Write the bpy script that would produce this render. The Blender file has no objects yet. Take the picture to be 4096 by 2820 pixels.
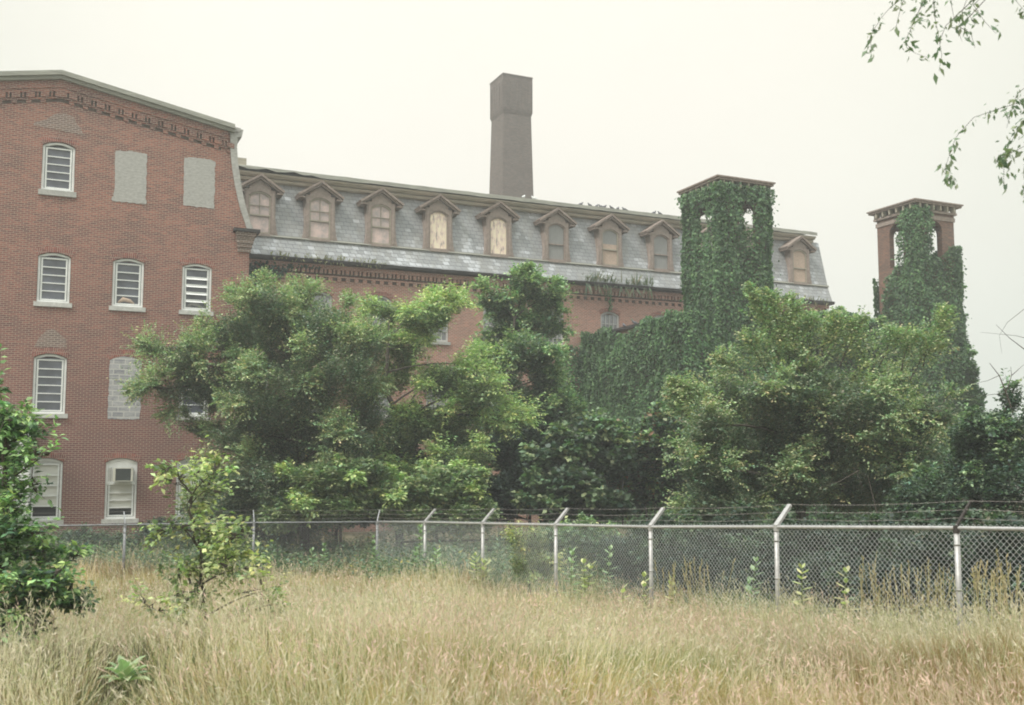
import bpy, bmesh, math, random
import numpy as np
from mathutils import Vector

# ------------------------------------------------------------------ camera, world, sun, exposure
sc = bpy.context.scene
F = 4100.; PITCH = math.atan(.0911); SHV = 66.5; EYE = 3.3
cam_d = bpy.data.cameras.new('camera'); cam = bpy.data.objects.new('camera', cam_d)
sc.collection.objects.link(cam); sc.camera = cam
cam.location = (0, 0, EYE); cam.rotation_euler = (math.radians(90) + PITCH, 0, 0)
cam_d.sensor_width = 36; cam_d.lens = 36 * F / 4096; cam_d.shift_y = SHV / 4096
cam_d.clip_start = .1; cam_d.clip_end = 2000
cam_d.dof.use_dof = True; cam_d.dof.focus_distance = 32; cam_d.dof.aperture_fstop = 4.5

SUN_EL, SUN_AZ = math.radians(52), math.radians(-135)      # azimuth clockwise from +Y
w = bpy.data.worlds.new('World'); sc.world = w; w.use_nodes = True
nt = w.node_tree; nt.nodes.clear(); N = nt.nodes.new; LK = nt.links.new
sky = N('ShaderNodeTexSky'); sky.sky_type = 'NISHITA'; sky.sun_disc = False
sky.sun_elevation = SUN_EL; sky.sun_rotation = SUN_AZ; sky.dust_density = 6
tc = N('ShaderNodeTexCoord'); sx = N('ShaderNodeSeparateXYZ'); LK(tc.outputs['Generated'], sx.inputs[0])
rmp = N('ShaderNodeValToRGB')                              # overcast: brighter and cooler towards the zenith
rmp.color_ramp.elements[0].position = 0; rmp.color_ramp.elements[0].color = (.70, .715, .66, 1)
rmp.color_ramp.elements[1].position = 1; rmp.color_ramp.elements[1].color = (2.7, 2.8, 2.75, 1)
for p, c in ((.2, (.755, .73, .655, 1)), (.42, (.80, .765, .68, 1)), (.6, (1.3, 1.3, 1.2, 1))):
    el = rmp.color_ramp.elements.new(p); el.color = c
LK(sx.outputs['Z'], rmp.inputs[0])
nz = N('ShaderNodeTexNoise'); nz.inputs['Scale'].default_value = 2.2; nz.inputs['Detail'].default_value = 4
LK(tc.outputs['Generated'], nz.inputs['Vector'])
cr = N('ShaderNodeMapRange'); cr.inputs[1].default_value = .3; cr.inputs[2].default_value = .7
cr.inputs[3].default_value = .965; cr.inputs[4].default_value = 1.02; LK(nz.outputs[0], cr.inputs[0])
cm = N('ShaderNodeVectorMath'); cm.operation = 'SCALE'; LK(rmp.outputs[0], cm.inputs[0]); LK(cr.outputs[0], cm.inputs['Scale'])
nv = N('ShaderNodeVectorMath'); nv.operation = 'NORMALIZE'; LK(tc.outputs['Generated'], nv.inputs[0])
dp = N('ShaderNodeVectorMath'); dp.operation = 'DOT_PRODUCT'; LK(nv.outputs[0], dp.inputs[0])
dp.inputs[1].default_value = (-.02, .94, .34)       # direction ahead of the viewer and a little up
gr = N('ShaderNodeMapRange'); gr.interpolation_type = 'SMOOTHSTEP'; LK(dp.outputs['Value'], gr.inputs[0])   # brightens the sky towards it, dims it away from it
gr.inputs[1].default_value = .80; gr.inputs[2].default_value = 1.0; gr.inputs[3].default_value = .93; gr.inputs[4].default_value = 1.09
cm2 = N('ShaderNodeVectorMath'); cm2.operation = 'SCALE'; LK(cm.outputs[0], cm2.inputs[0]); LK(gr.outputs[0], cm2.inputs['Scale'])
b1 = N('ShaderNodeBackground'); b1.inputs[1].default_value = .05; LK(sky.outputs[0], b1.inputs[0])
b2 = N('ShaderNodeBackground'); b2.inputs[1].default_value = 1.02; tr_ = N('ShaderNodeMapRange'); LK(dp.outputs['Value'], tr_.inputs[0]); tr_.inputs[1].default_value = .86; tr_.inputs[2].default_value = .985
tr_.inputs[3].default_value = 1; tr_.inputs[4].default_value = 0
tm = N('ShaderNodeMix'); tm.data_type = 'RGBA'; tm.blend_type = 'MULTIPLY'; LK(tr_.outputs[0], tm.inputs[0]); LK(cm2.outputs[0], tm.inputs[6]); tm.inputs[7].default_value = (.93, .975, .965, 1)
LK(tm.outputs[2], b2.inputs[0])
mxw = N('ShaderNodeMixShader'); mxw.inputs[0].default_value = .9
LK(b1.outputs[0], mxw.inputs[1]); LK(b2.outputs[0], mxw.inputs[2])
ow = N('ShaderNodeOutputWorld'); LK(mxw.outputs[0], ow.inputs[0])

sd = bpy.data.lights.new('sun', 'SUN'); sun = bpy.data.objects.new('sun', sd); sc.collection.objects.link(sun)
sd.energy = 2.1; sd.angle = math.radians(16); sd.color = (1, .96, .88)
_d = Vector((math.sin(SUN_AZ) * math.cos(SUN_EL), math.cos(SUN_AZ) * math.cos(SUN_EL), math.sin(SUN_EL)))
sun.rotation_euler = _d.to_track_quat('Z', 'Y').to_euler(); sun.location = (0, 0, 60)
sc.view_settings.view_transform = 'Standard'; sc.view_settings.look = 'None'
sc.view_settings.exposure = .40; sc.view_settings.gamma = 1
sc.cycles.max_bounces = 5; sc.cycles.diffuse_bounces = 3; sc.cycles.glossy_bounces = 2
sc.cycles.transmission_bounces = 3; sc.cycles.transparent_max_bounces = 4; sc.cycles.volume_bounces = 0
sc.cycles.filter_width = 1.9
sc.cycles.sample_clamp_indirect = 4

# ------------------------------------------------------------------ helpers
def ray(u, v):
    x = (u - 2048) / F; y = -(v - 1410 - SHV) / F
    c, s = math.cos(PITCH), math.sin(PITCH)
    return np.array([x, c - s * y, s + c * y])
def at(u, v, Y):
    r = ray(u, v); return np.array([0, 0, EYE]) + r * (Y / r[1])
DS = 4096 / 2318.
def atd(x, y, Y): return at(x * DS, y * DS, Y)            # coordinates read off the 2318-wide view

TH = math.radians(24.5)
ex = np.array([math.cos(TH), math.sin(TH), 0]); ey = np.array([-math.sin(TH), math.cos(TH), 0])
def gz(x, y):
    z = np.interp(y, [-20, 0, 7, 12.7, 18, 26, 38, 60, 170], [1.85, 1.75, 1.55, .85, .42, .22, .15, .1, .1])
    return z + .05 * np.sin(np.asarray(x) * .9 + np.asarray(y) * .35) + .04 * np.sin(np.asarray(y) * 1.1 - np.asarray(x) * .4)

def link(o, parent=None):
    sc.collection.objects.link(o)
    if parent is not None: o.parent = parent
    return o
def tag(o, label=None, cat=None, group=None, kind=None):
    if label: o['label'] = label
    if cat: o['category'] = cat
    if group: o['group'] = group
    if kind: o['kind'] = kind
    return o
def thing(name, label, cat, loc=(0, 0, 0), rz=0, group=None):
    o = bpy.data.objects.new(name, None); link(o); o.location = loc; o.rotation_euler = (0, 0, rz)
    o.empty_display_size = .3
    return tag(o, label, cat, group)
def copy_tree(o, parent=None):
    c = o.copy(); link(c, parent)
    for ch in [k for k in bpy.data.objects if k.parent is o]: copy_tree(ch, c)
    return c

class MB:
    def __init__(s): s.v = []; s.f = []; s.c = []
    def face(s, pts):
        n = len(s.v); s.v += [tuple(p) for p in pts]; s.f.append(tuple(range(n, n + len(pts)))); return s
    def box(s, x0, x1, y0, y1, z0, z1):
        n = len(s.v)
        s.v += [(x0, y0, z0), (x1, y0, z0), (x1, y1, z0), (x0, y1, z0), (x0, y0, z1), (x1, y0, z1), (x1, y1, z1), (x0, y1, z1)]
        for f in ((0, 3, 2, 1), (4, 5, 6, 7), (0, 1, 5, 4), (1, 2, 6, 5), (2, 3, 7, 6), (3, 0, 4, 7)): s.f.append(tuple(n + i for i in f))
        return s
    def prism(s, poly, y0, y1):            # poly of (x, z) seen from the front
        n = len(s.v); k = len(poly)
        s.v += [(x, y0, z) for x, z in poly] + [(x, y1, z) for x, z in poly]
        s.f.append(tuple(range(n, n + k))); s.f.append(tuple(range(n + 2 * k - 1, n + k - 1, -1)))
        for i in range(k):
            j = (i + 1) % k; s.f.append((n + i, n + k + i, n + k + j, n + j))
        return s
    def extrude_yz(s, prof, x0, x1, nx=1, closed=False):   # profile of (y, z) swept along x
        n = len(s.v); k = len(prof)
        for i in range(nx + 1):
            x = x0 + (x1 - x0) * i / nx
            s.v += [(x, y, z) for y, z in prof]
        for i in range(nx):
            for j in range(k if closed else k - 1):
                a = n + i * k + j; b = n + i * k + (j + 1) % k
                s.f.append((a, a + k, b + k, b))
        if closed:
            s.f.append(tuple(range(n, n + k))[::-1]); s.f.append(tuple(range(n + nx * k, n + nx * k + k)))
        return s
    def tube(s, pts, rad, sides=6):
        pts = [np.array(p, float) for p in pts]; m = len(pts)
        if not hasattr(rad, '__len__'): rad = [rad] * m
        n = len(s.v); prev = None
        for i, p in enumerate(pts):
            t = pts[min(i + 1, m - 1)] - pts[max(i - 1, 0)]; t = t / (np.linalg.norm(t) + 1e-9)
            if prev is None:
                a = np.array([0, 0, 1.]) if abs(t[2]) < .9 else np.array([1., 0, 0])
            else: a = prev
            u = a - t * a.dot(t); u /= np.linalg.norm(u) + 1e-9; prev = u; wv = np.cross(t, u)
            for j in range(sides):
                an = 2 * math.pi * j / sides
                s.v.append(tuple(p + (u * math.cos(an) + wv * math.sin(an)) * rad[i]))
        for i in range(m - 1):
            for j in range(sides):
                a = n + i * sides + j; b = n + i * sides + (j + 1) % sides
                s.f.append((a, b, b + sides, a + sides))
        s.f.append(tuple(range(n, n + sides))[::-1]); s.f.append(tuple(range(n + (m - 1) * sides, n + m * sides)))
        return s
    def build(s, name, mat, parent=None, smooth=False, loc=None):
        me = bpy.data.meshes.new(name); me.from_pydata(s.v, [], s.f); me.materials.append(mat)
        if smooth: me.polygons.foreach_set('use_smooth', [True] * len(me.polygons))
        o = link(bpy.data.objects.new(name, me), parent)
        if loc is not None: o.location = loc
        return o

def fastmesh(name, V, k, col, mat, parent=None, nv=None):
    """V: (n*k,3) vertices of n separate k-gons with a colour per face; or nv/faces given"""
    me = bpy.data.meshes.new(name)
    V = np.ascontiguousarray(V, dtype=np.float32).reshape(-1, 3)
    if nv is None:
        n = len(V) // k; idx = np.arange(n * k, dtype=np.int32)
    else:
        idx = np.ascontiguousarray(nv, dtype=np.int32).reshape(-1); n = len(idx) // k
    me.vertices.add(len(V)); me.vertices.foreach_set('co', V.reshape(-1))
    me.loops.add(n * k); me.loops.foreach_set('vertex_index', idx)
    me.polygons.add(n); me.polygons.foreach_set('loop_start', np.arange(n, dtype=np.int32) * k)
    me.update(calc_edges=True)
    if col is not None:
        at_ = me.color_attributes.new('Col', 'FLOAT_COLOR', 'POINT')
        c4 = np.ones((len(V), 4), np.float32); c4[:, :3] = col; at_.data.foreach_set('color', c4.reshape(-1))
    me.materials.append(mat)
    return link(bpy.data.objects.new(name, me), parent)

def nrm(a): return a / (np.linalg.norm(a, axis=-1, keepdims=True) + 1e-9)
def leaf_quads(P, D, Nn, L, W):
    D = nrm(D); S = nrm(np.cross(D, Nn)); Nn = np.cross(S, D)
    L = L[:, None]; W = W[:, None]
    m = P + D * L * .45 + Nn * W * .12
    return np.stack([P, m + S * W * .5, P + D * L - Nn * L * .12, m - S * W * .5], 1).reshape(-1, 3)
def noise3(p, s, seed=0):
    q = p * s + seed * 3.7
    return (np.sin(q[:, 0] * 1.3 + 1.7 * np.sin(q[:, 1] * .9)) + np.sin(q[:, 1] * 1.7 + 1.3 * np.sin(q[:, 2] * 1.1)) + np.sin(q[:, 2] * 1.5 + 1.9 * np.sin(q[:, 0] * .8))) / 3

# ------------------------------------------------------------------ materials
def mat_new(name):
    m = bpy.data.materials.new(name); m.use_nodes = True; t = m.node_tree
    return m, t, t.nodes['Principled BSDF']
def plain(name, col, rough=.8, var=.12, scale=3., metal=0, spec=.3, stretch=(1, 1, 1), dark=None):
    m, t, b = mat_new(name); n = t.nodes.new
    tcn = n('ShaderNodeTexCoord'); mp = n('ShaderNodeMapping'); mp.inputs['Scale'].default_value = stretch
    t.links.new(tcn.outputs['Object'], mp.inputs[0])
    nz = n('ShaderNodeTexNoise'); nz.inputs['Scale'].default_value = scale; nz.inputs['Detail'].default_value = 6
    nz.inputs['Roughness'].default_value = .65; t.links.new(mp.outputs[0], nz.inputs['Vector'])
    r = n('ShaderNodeValToRGB'); r.color_ramp.elements[0].position = .3; r.color_ramp.elements[1].position = .7
    d = dark or tuple(c * (1 - 2 * var) for c in col)
    r.color_ramp.elements[0].color = (*d, 1); r.color_ramp.elements[1].color = (*[min(1, c * (1 + var)) for c in col], 1)
    t.links.new(nz.outputs[0], r.inputs[0]); t.links.new(r.outputs[0], b.inputs['Base Color'])
    b.inputs['Roughness'].default_value = rough; b.inputs['Metallic'].default_value = metal
    b.inputs['Specular IOR Level'].default_value = spec
    return m
def brick_mat(name, c1, c2, mortar, bw=.215, bh=.072, msize=.011, stain=(.10, .05, .045), stain_amt=.5, light=None, low=None):
    m, t, b = mat_new(name); n = t.nodes.new; l = t.links.new
    tcn = n('ShaderNodeTexCoord'); sp = n('ShaderNodeSeparateXYZ'); l(tcn.outputs['Object'], sp.inputs[0])
    ad = n('ShaderNodeMath'); ad.operation = 'ADD'; l(sp.outputs[0], ad.inputs[0]); l(sp.outputs[1], ad.inputs[1])
    cb = n('ShaderNodeCombineXYZ'); l(ad.outputs[0], cb.inputs[0]); l(sp.outputs[2], cb.inputs[1])
    br = n('ShaderNodeTexBrick'); l(cb.outputs[0], br.inputs['Vector']); br.inputs['Scale'].default_value = 1
    br.inputs['Brick Width'].default_value = bw; br.inputs['Row Height'].default_value = bh
    br.inputs['Mortar Size'].default_value = msize; br.inputs['Mortar Smooth'].default_value = .3
    br.inputs['Color1'].default_value = (*c1, 1); br.inputs['Color2'].default_value = (*c2, 1); br.inputs['Mortar'].default_value = (*mortar, 1)
    br.inputs['Bias'].default_value = -.1
    def noise(sc_, det=5, st=(1, 1, 1)):
        mp = n('ShaderNodeMapping'); mp.inputs['Scale'].default_value = st; l(tcn.outputs['Object'], mp.inputs[0])
        q = n('ShaderNodeTexNoise'); q.inputs['Scale'].default_value = sc_; q.inputs['Detail'].default_value = det
        q.inputs['Roughness'].default_value = .6; l(mp.outputs[0], q.inputs['Vector']); return q
    def mix(fac, a, c, mode='MIX'):
        q = n('ShaderNodeMix'); q.data_type = 'RGBA'; q.blend_type = mode
        if isinstance(fac, float): q.inputs[0].default_value = fac
        else: l(fac, q.inputs[0])
        l(a, q.inputs[6])
        if isinstance(c, tuple): q.inputs[7].default_value = (*c, 1)
        else: l(c, q.inputs[7])
        return q.outputs[2]
    def rng_(o, a, c, d, e_):
        q = n('ShaderNodeMapRange'); l(o, q.inputs[0]); q.inputs[1].default_value = a; q.inputs[2].default_value = c
        q.inputs[3].default_value = d; q.inputs[4].default_value = e_; return q.outputs[0]
    col = br.outputs[0]
    n1 = noise(.55, 6, (1, 1, 1.6)); col = mix(rng_(n1.outputs[0], .42, .62, 0, stain_amt), col, stain)
    n2 = noise(2.8, 6, (.6, .6, 3)); col = mix(rng_(n2.outputs[0], .47, .62, 0, .6), col, light or (c1[0] * 1.35, c1[1] * 1.2, c1[2] * 1.15))
    n3 = noise(5.5, 3, (.8, .8, 3)); col = mix(rng_(n3.outputs[0], .49, .62, 0, .6), col, (stain[0] * .8, stain[1] * .8, stain[2] * .9))
    if low:       # older, purpler brick in the lower storeys of this wall
        n4 = noise(.8, 5, (1, 1, .7)); zz = n('ShaderNodeMath'); zz.operation = 'MULTIPLY_ADD'; l(n4.outputs[0], zz.inputs[0]); zz.inputs[1].default_value = 6; l(sp.outputs[2], zz.inputs[2])
        col = mix(rng_(zz.outputs[0], 6., 16., .75, 0), col, low)
        w1 = n('ShaderNodeTexNoise'); w1.inputs['Scale'].default_value = 1.2; w1.inputs['Detail'].default_value = 7; w1.inputs['Roughness'].default_value = .75
        mp2 = n('ShaderNodeMapping'); mp2.inputs['Scale'].default_value = (.35, .35, 5); l(tcn.outputs['Object'], mp2.inputs[0]); l(mp2.outputs[0], w1.inputs['Vector'])
        col = mix(rng_(w1.outputs[0], .6, .75, 0, .3), col, (.42, .30, .24))
    col2 = mix(br.outputs['Fac'], col, mortar)
    l(col2, b.inputs['Base Color']); b.inputs['Roughness'].default_value = .9; b.inputs['Specular IOR Level'].default_value = .2
    bp = n('ShaderNodeBump'); bp.inputs['Strength'].default_value = .5; bp.inputs['Distance'].default_value = .01; bp.invert = True
    l(br.outputs['Fac'], bp.inputs['Height']); l(bp.outputs[0], b.inputs['Normal'])
    return m
def slate_mat(name):
    m, t, b = mat_new(name); n = t.nodes.new; l = t.links.new
    tcn = n('ShaderNodeTexCoord'); sp = n('ShaderNodeSeparateXYZ'); l(tcn.outputs['Object'], sp.inputs[0])
    ad = n('ShaderNodeMath'); ad.operation = 'ADD'; l(sp.outputs[0], ad.inputs[0]); l(sp.outputs[1], ad.inputs[1])
    cb = n('ShaderNodeCombineXYZ'); l(ad.outputs[0], cb.inputs[0]); l(sp.outputs[2], cb.inputs[1])
    br = n('ShaderNodeTexBrick'); l(cb.outputs[0], br.inputs['Vector']); br.inputs['Scale'].default_value = 1
    br.inputs['Brick Width'].default_value = .34; br.inputs['Row Height'].default_value = .2
    br.inputs['Mortar Size'].default_value = .013; br.inputs['Mortar Smooth'].default_value = .1
    br.inputs['Color1'].default_value = (.27, .275, .285, 1); br.inputs['Color2'].default_value = (.34, .345, .355, 1)
    br.inputs['Mortar'].default_value = (.15, .15, .16, 1)
    # whitened slates: whole slates bleached, mostly in the bell-cast skirt
    b2 = n('ShaderNodeTexBrick'); l(cb.outputs[0], b2.inputs['Vector']); b2.inputs['Scale'].default_value = 1
    b2.inputs['Brick Width'].default_value = .34; b2.inputs['Row Height'].default_value = .2; b2.inputs['Mortar Size'].default_value = .013
    b2.inputs['Color1'].default_value = (0, 0, 0, 1); b2.inputs['Color2'].default_value = (1, 1, 1, 1); b2.inputs['Mortar'].default_value = (0, 0, 0, 1)
    nz = n('ShaderNodeTexNoise'); nz.inputs['Scale'].default_value = .9; nz.inputs['Detail'].default_value = 3; l(tcn.outputs['Object'], nz.inputs['Vector'])
    nf = n('ShaderNodeTexNoise'); nf.inputs['Scale'].default_value = 14; nf.inputs['Detail'].default_value = 4; l(tcn.outputs['Object'], nf.inputs['Vector'])
    hz = n('ShaderNodeMapRange'); l(sp.outputs[2], hz.inputs[0]); hz.inputs[1].default_value = 12.7; hz.inputs[2].default_value = 14.0; hz.inputs[3].default_value = .11; hz.inputs[4].default_value = 0.0
    s1 = n('ShaderNodeMath'); s1.operation = 'ADD'; l(nz.outputs[0], s1.inputs[0]); l(hz.outputs[0], s1.inputs[1])
    s2 = n('ShaderNodeMath'); s2.operation = 'MULTIPLY_ADD'; l(b2.outputs[0], s2.inputs[0]); s2.inputs[1].default_value = .28; l(s1.outputs[0], s2.inputs[2])
    s3 = n('ShaderNodeMath'); s3.operation = 'MULTIPLY_ADD'; l(nf.outputs[0], s3.inputs[0]); s3.inputs[1].default_value = .25; l(s2.outputs[0], s3.inputs[2])
    mr = n('ShaderNodeMapRange'); l(s3.outputs[0], mr.inputs[0]); mr.inputs[1].default_value = .86; mr.inputs[2].default_value = 1.0
    mx = n('ShaderNodeMix'); mx.data_type = 'RGBA'; l(mr.outputs[0], mx.inputs[0]); l(br.outputs[0], mx.inputs[6]); mx.inputs[7].default_value = (.52, .53, .56, 1)
    n5 = n('ShaderNodeTexNoise'); n5.inputs['Scale'].default_value = 1.6; n5.inputs['Detail'].default_value = 6
    mp = n('ShaderNodeMapping'); mp.inputs['Scale'].default_value = (1.6, 1.6, .4); l(tcn.outputs['Object'], mp.inputs[0]); l(mp.outputs[0], n5.inputs['Vector'])
    r5 = n('ShaderNodeMapRange'); l(n5.outputs[0], r5.inputs[0]); r5.inputs[1].default_value = .45; r5.inputs[2].default_value = .75; r5.inputs[3].default_value = 0; r5.inputs[4].default_value = .5
    m2 = n('ShaderNodeMix'); m2.data_type = 'RGBA'; l(r5.outputs[0], m2.inputs[0]); l(mx.outputs[2], m2.inputs[6]); m2.inputs[7].default_value = (.27, .255, .225, 1)
    l(m2.outputs[2], b.inputs['Base Color']); b.inputs['Roughness'].default_value = .55
    bp = n('ShaderNodeBump'); bp.inputs['Strength'].default_value = .6; bp.inputs['Distance'].default_value = .015; bp.invert = True
    l(br.outputs['Fac'], bp.inputs['Height']); l(bp.outputs[0], b.inputs['Normal'])
    return m
def leaf_mat(name, trans=.25, rough=.5, spec=.35, sat=.84):
    m, t, b = mat_new(name); n = t.nodes.new; l = t.links.new
    a = n('ShaderNodeAttribute'); a.attribute_name = 'Col'
    hs = n('ShaderNodeHueSaturation'); hs.inputs['Saturation'].default_value = sat; l(a.outputs['Color'], hs.inputs['Color'])
    l(hs.outputs[0], b.inputs['Base Color']); b.inputs['Roughness'].default_value = rough; b.inputs['Specular IOR Level'].default_value = spec
    tr = n('ShaderNodeBsdfTranslucent'); g = n('ShaderNodeMix'); g.data_type = 'RGBA'; g.blend_type = 'MULTIPLY'; g.inputs[0].default_value = 1
    l(hs.outputs[0], g.inputs[6]); g.inputs[7].default_value = (1.05, 1.5, .75, 1); l(g.outputs[2], tr.inputs[0])
    mx = n('ShaderNodeMixShader'); mx.inputs[0].default_value = trans; l(b.outputs[0], mx.inputs[1]); l(tr.outputs[0], mx.inputs[2])
    l(mx.outputs[0], t.nodes['Material Output'].inputs['Surface'])
    return m
def glass_mat(name, col=(.065, .07, .088)):
    m, t, b = mat_new(name); n = t.nodes.new; l = t.links.new
    tcn = n('ShaderNodeTexCoord'); nz = n('ShaderNodeTexNoise'); nz.inputs['Scale'].default_value = 1.3; nz.inputs['Detail'].default_value = 3
    l(tcn.outputs['Object'], nz.inputs['Vector'])
    r = n('ShaderNodeValToRGB'); r.color_ramp.elements[0].position = .35; r.color_ramp.elements[1].position = .7
    r.color_ramp.elements[0].color = (*col, 1); r.color_ramp.elements[1].color = (*[c * 2.2 for c in col], 1)
    l(nz.outputs[0], r.inputs[0]); l(r.outputs[0], b.inputs['Base Color'])
    b.inputs['Roughness'].default_value = .12; b.inputs['Specular IOR Level'].default_value = .9
    bp = n('ShaderNodeBump'); bp.inputs['Strength'].default_value = .15; bp.inputs['Distance'].default_value = .02
    l(nz.outputs[0], bp.inputs['Height']); l(bp.outputs[0], b.inputs['Normal'])
    return m

M = {}
M['brick'] = brick_mat('red_brick', (.345, .14, .098), (.18, .066, .053), (.34, .265, .22), msize=.012, stain=(.12, .055, .048), stain_amt=.85, low=(.155, .058, .058))
M['brick_mill'] = brick_mat('salmon_brick', (.43, .20, .15), (.31, .125, .10), (.46, .37, .31), msize=.013, stain=(.2, .10, .08), stain_amt=.35)
M['brick_arch'] = brick_mat('arch_brick', (.36, .12, .09), (.22, .075, .06), (.36, .28, .24), bw=.075, bh=.23, msize=.012)
M['brick_tower'] = brick_mat('tower_brick', (.24, .125, .09), (.16, .08, .062), (.22, .18, .15), stain=(.09, .065, .055))
M['brick_stack'] = brick_mat('stack_brick', (.155, .13, .118), (.10, .088, .083), (.20, .17, .155), stain=(.07, .06, .06))
M['brick_dark'] = brick_mat('patch_brick', (.22, .13, .11), (.13, .08, .075), (.34, .29, .25), msize=.018)
M['slot_shade'] = plain('slot_shade_brick', (.10, .07, .055), .95, .25, 5)  # painted shade for the gaps between dentils
M['block'] = brick_mat('cinder_block', (.42, .41, .42), (.24, .24, .26), (.52, .50, .48), bw=.41, bh=.2, msize=.02, stain=(.25, .25, .26), light=(.5, .49, .48))
M['slate'] = slate_mat('slate')
M['white'] = plain('white_paint', (.80, .80, .79), .5, .06, 5)
M['dull_white'] = plain('old_white_paint', (.55, .54, .52), .7, .12, 8)
M['stone'] = plain('granite_sill', (.42, .41, .39), .85, .12, 9)
M['render'] = plain('grey_parging', (.40, .39, .37), .95, .18, 7, stretch=(1, 1, 2.5), dark=(.30, .285, .27))
M['glass'] = glass_mat('window_glass')
M['glass_grey'] = glass_mat('clouded_glass', (.20, .20, .21))
M['shade'] = plain('roller_shade', (.66, .65, .60), .8, .06, 3, stretch=(1, 1, 4))
M['dark'] = plain('dark_opening', (.025, .025, .027), .9, .1, 3)
M['trim'] = plain('weathered_trim', (.40, .355, .29), .85, .15, 4, stretch=(.5, 1, 6), dark=(.26, .235, .185))
M['trim_grey'] = plain('grey_flashing', (.31, .305, .265), .75, .18, 3, stretch=(.4, 1, 5))
M['dormer'] = plain('faded_pink_brown_paint', (.33, .255, .225), .85, .15, 6, dark=(.23, .195, .17))
M['dormer_roof'] = plain('dormer_roof_boards', (.28, .22, .19), .85, .2, 7)
M['gutter'] = plain('rusted_gutter', (.055, .05, .05), .8, .2, 6)
M['grey_board'] = plain('grey_shutter_boards', (.30, .295, .29), .85, .1, 5, stretch=(9, 1, .6))
def peach_mat():
    m, t, b = mat_new('peeling_sunset_board'); n = t.nodes.new; l = t.links.new
    tcn = n('ShaderNodeTexCoord'); mp = n('ShaderNodeMapping'); mp.inputs['Scale'].default_value = (5, 1, 1.4); l(tcn.outputs['Object'], mp.inputs[0])
    nz = n('ShaderNodeTexNoise'); nz.inputs['Scale'].default_value = 1.6; nz.inputs['Detail'].default_value = 7; nz.inputs['Roughness'].default_value = .7; l(mp.outputs[0], nz.inputs['Vector'])
    r = n('ShaderNodeValToRGB'); r.color_ramp.elements[0].position = .36; r.color_ramp.elements[0].color = (.34, .30, .27, 1)
    r.color_ramp.elements[1].position = .56; r.color_ramp.elements[1].color = (.92, .80, .62, 1)
    q = r.color_ramp.elements.new(.44); q.color = (.78, .60, .52, 1)
    l(nz.outputs[0], r.inputs[0]); l(r.outputs[0], b.inputs['Base Color']); b.inputs['Roughness'].default_value = .7
    return m
M['peach'] = peach_mat()  # pinkish boards with reflected sunset painted into the peach
M['sky_reflect'] = plain('painted_reflection_glazing', (.62, .47, .43), .35, .22, 3, dark=(.34, .31, .31))  # pink-grey colour stands in for sunset sky mirrored in the sashes
M['osb'] = plain('tan_particle_board', (.55, .42, .34), .85, .2, 30)
M['tar'] = plain('roof_tar', (.10, .10, .105), .8, .15, 2)
M['galv'] = plain('galvanised_steel', (.44, .425, .42), .45, .14, 14, metal=.35, spec=.5)
M['galv_dark'] = plain('dulled_galvanised_steel', (.26, .26, .27), .55, .2, 9, metal=.3)
M['wire'] = plain('galvanised_wire', (.58, .59, .58), .5, .1, 10, metal=.1)
M['barb'] = plain('rusty_barbed_wire', (.27, .24, .225), .7, .2, 20)
M['iron'] = plain('dark_iron_pipe', (.05, .042, .038), .8, .2, 10)
M['bark'] = plain('grey_brown_bark', (.10, .085, .07), .95, .25, 12, stretch=(2, 2, .4))
M['bark_pale'] = plain('pale_dead_twigs', (.27, .25, .235), .9, .2, 12)
M['leaf'] = leaf_mat('leaf')
M['ivy'] = leaf_mat('ivy_leaf', .25, .5, .3, .92)
M['grass'] = leaf_mat('grass_blade', .3, .7, .2, 1.0)
M['ac'] = plain('cream_enamel', (.62, .60, .52), .5, .06, 5)
M['acgrille'] = plain('grey_grille', (.14, .155, .15), .7, .1, 20)  # dark grey-green of the grille bars and backing
M['pigeon'] = plain('pigeon_feathers', (.13, .13, .145), .7, .2, 15)
M['pigeon_white'] = plain('white_feathers', (.7, .7, .7), .7, .05, 15)
M['fleck_pink'] = plain('pink_fleck', (.80, .36, .33), .7, .12, 10)

# ------------------------------------------------------------------ ground
def ground():
    xs = np.concatenate([np.linspace(-140, -30, 12)[:-1], np.linspace(-30, 30, 121), np.linspace(30, 140, 12)[1:]])
    ys = np.concatenate([np.linspace(-18, 0, 8)[:-1], np.linspace(0, 50, 126), np.linspace(50, 168, 14)[1:]])
    X, Y = np.meshgrid(xs, ys); Z = gz(X, Y)
    V = np.stack([X, Y, Z], -1).reshape(-1, 3); nx = len(xs)
    i, j = np.meshgrid(np.arange(nx - 1), np.arange(len(ys) - 1)); a = (j * nx + i).reshape(-1)
    Fc = np.stack([a, a + 1, a + nx + 1, a + nx], 1)
    m, t, b = mat_new('meadow_soil'); n = t.nodes.new; l = t.links.new
    tcn = n('ShaderNodeTexCoord'); nz = n('ShaderNodeTexNoise'); nz.inputs['Scale'].default_value = .7; nz.inputs['Detail'].default_value = 9; nz.inputs['Roughness'].default_value = .7
    l(tcn.outputs['Object'], nz.inputs['Vector'])
    r = n('ShaderNodeValToRGB'); r.color_ramp.elements[0].position = .35; r.color_ramp.elements[0].color = (.07, .075, .035, 1)
    r.color_ramp.elements[1].position = .65; r.color_ramp.elements[1].color = (.20, .16, .09, 1)
    l(nz.outputs[0], r.inputs[0]); l(r.outputs[0], b.inputs['Base Color']); b.inputs['Roughness'].default_value = 1
    o = fastmesh('ground', V, 4, None, m, nv=Fc); tag(o, 'rough meadow ground falling gently towards the mill', 'ground', kind='structure')
ground()

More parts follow.
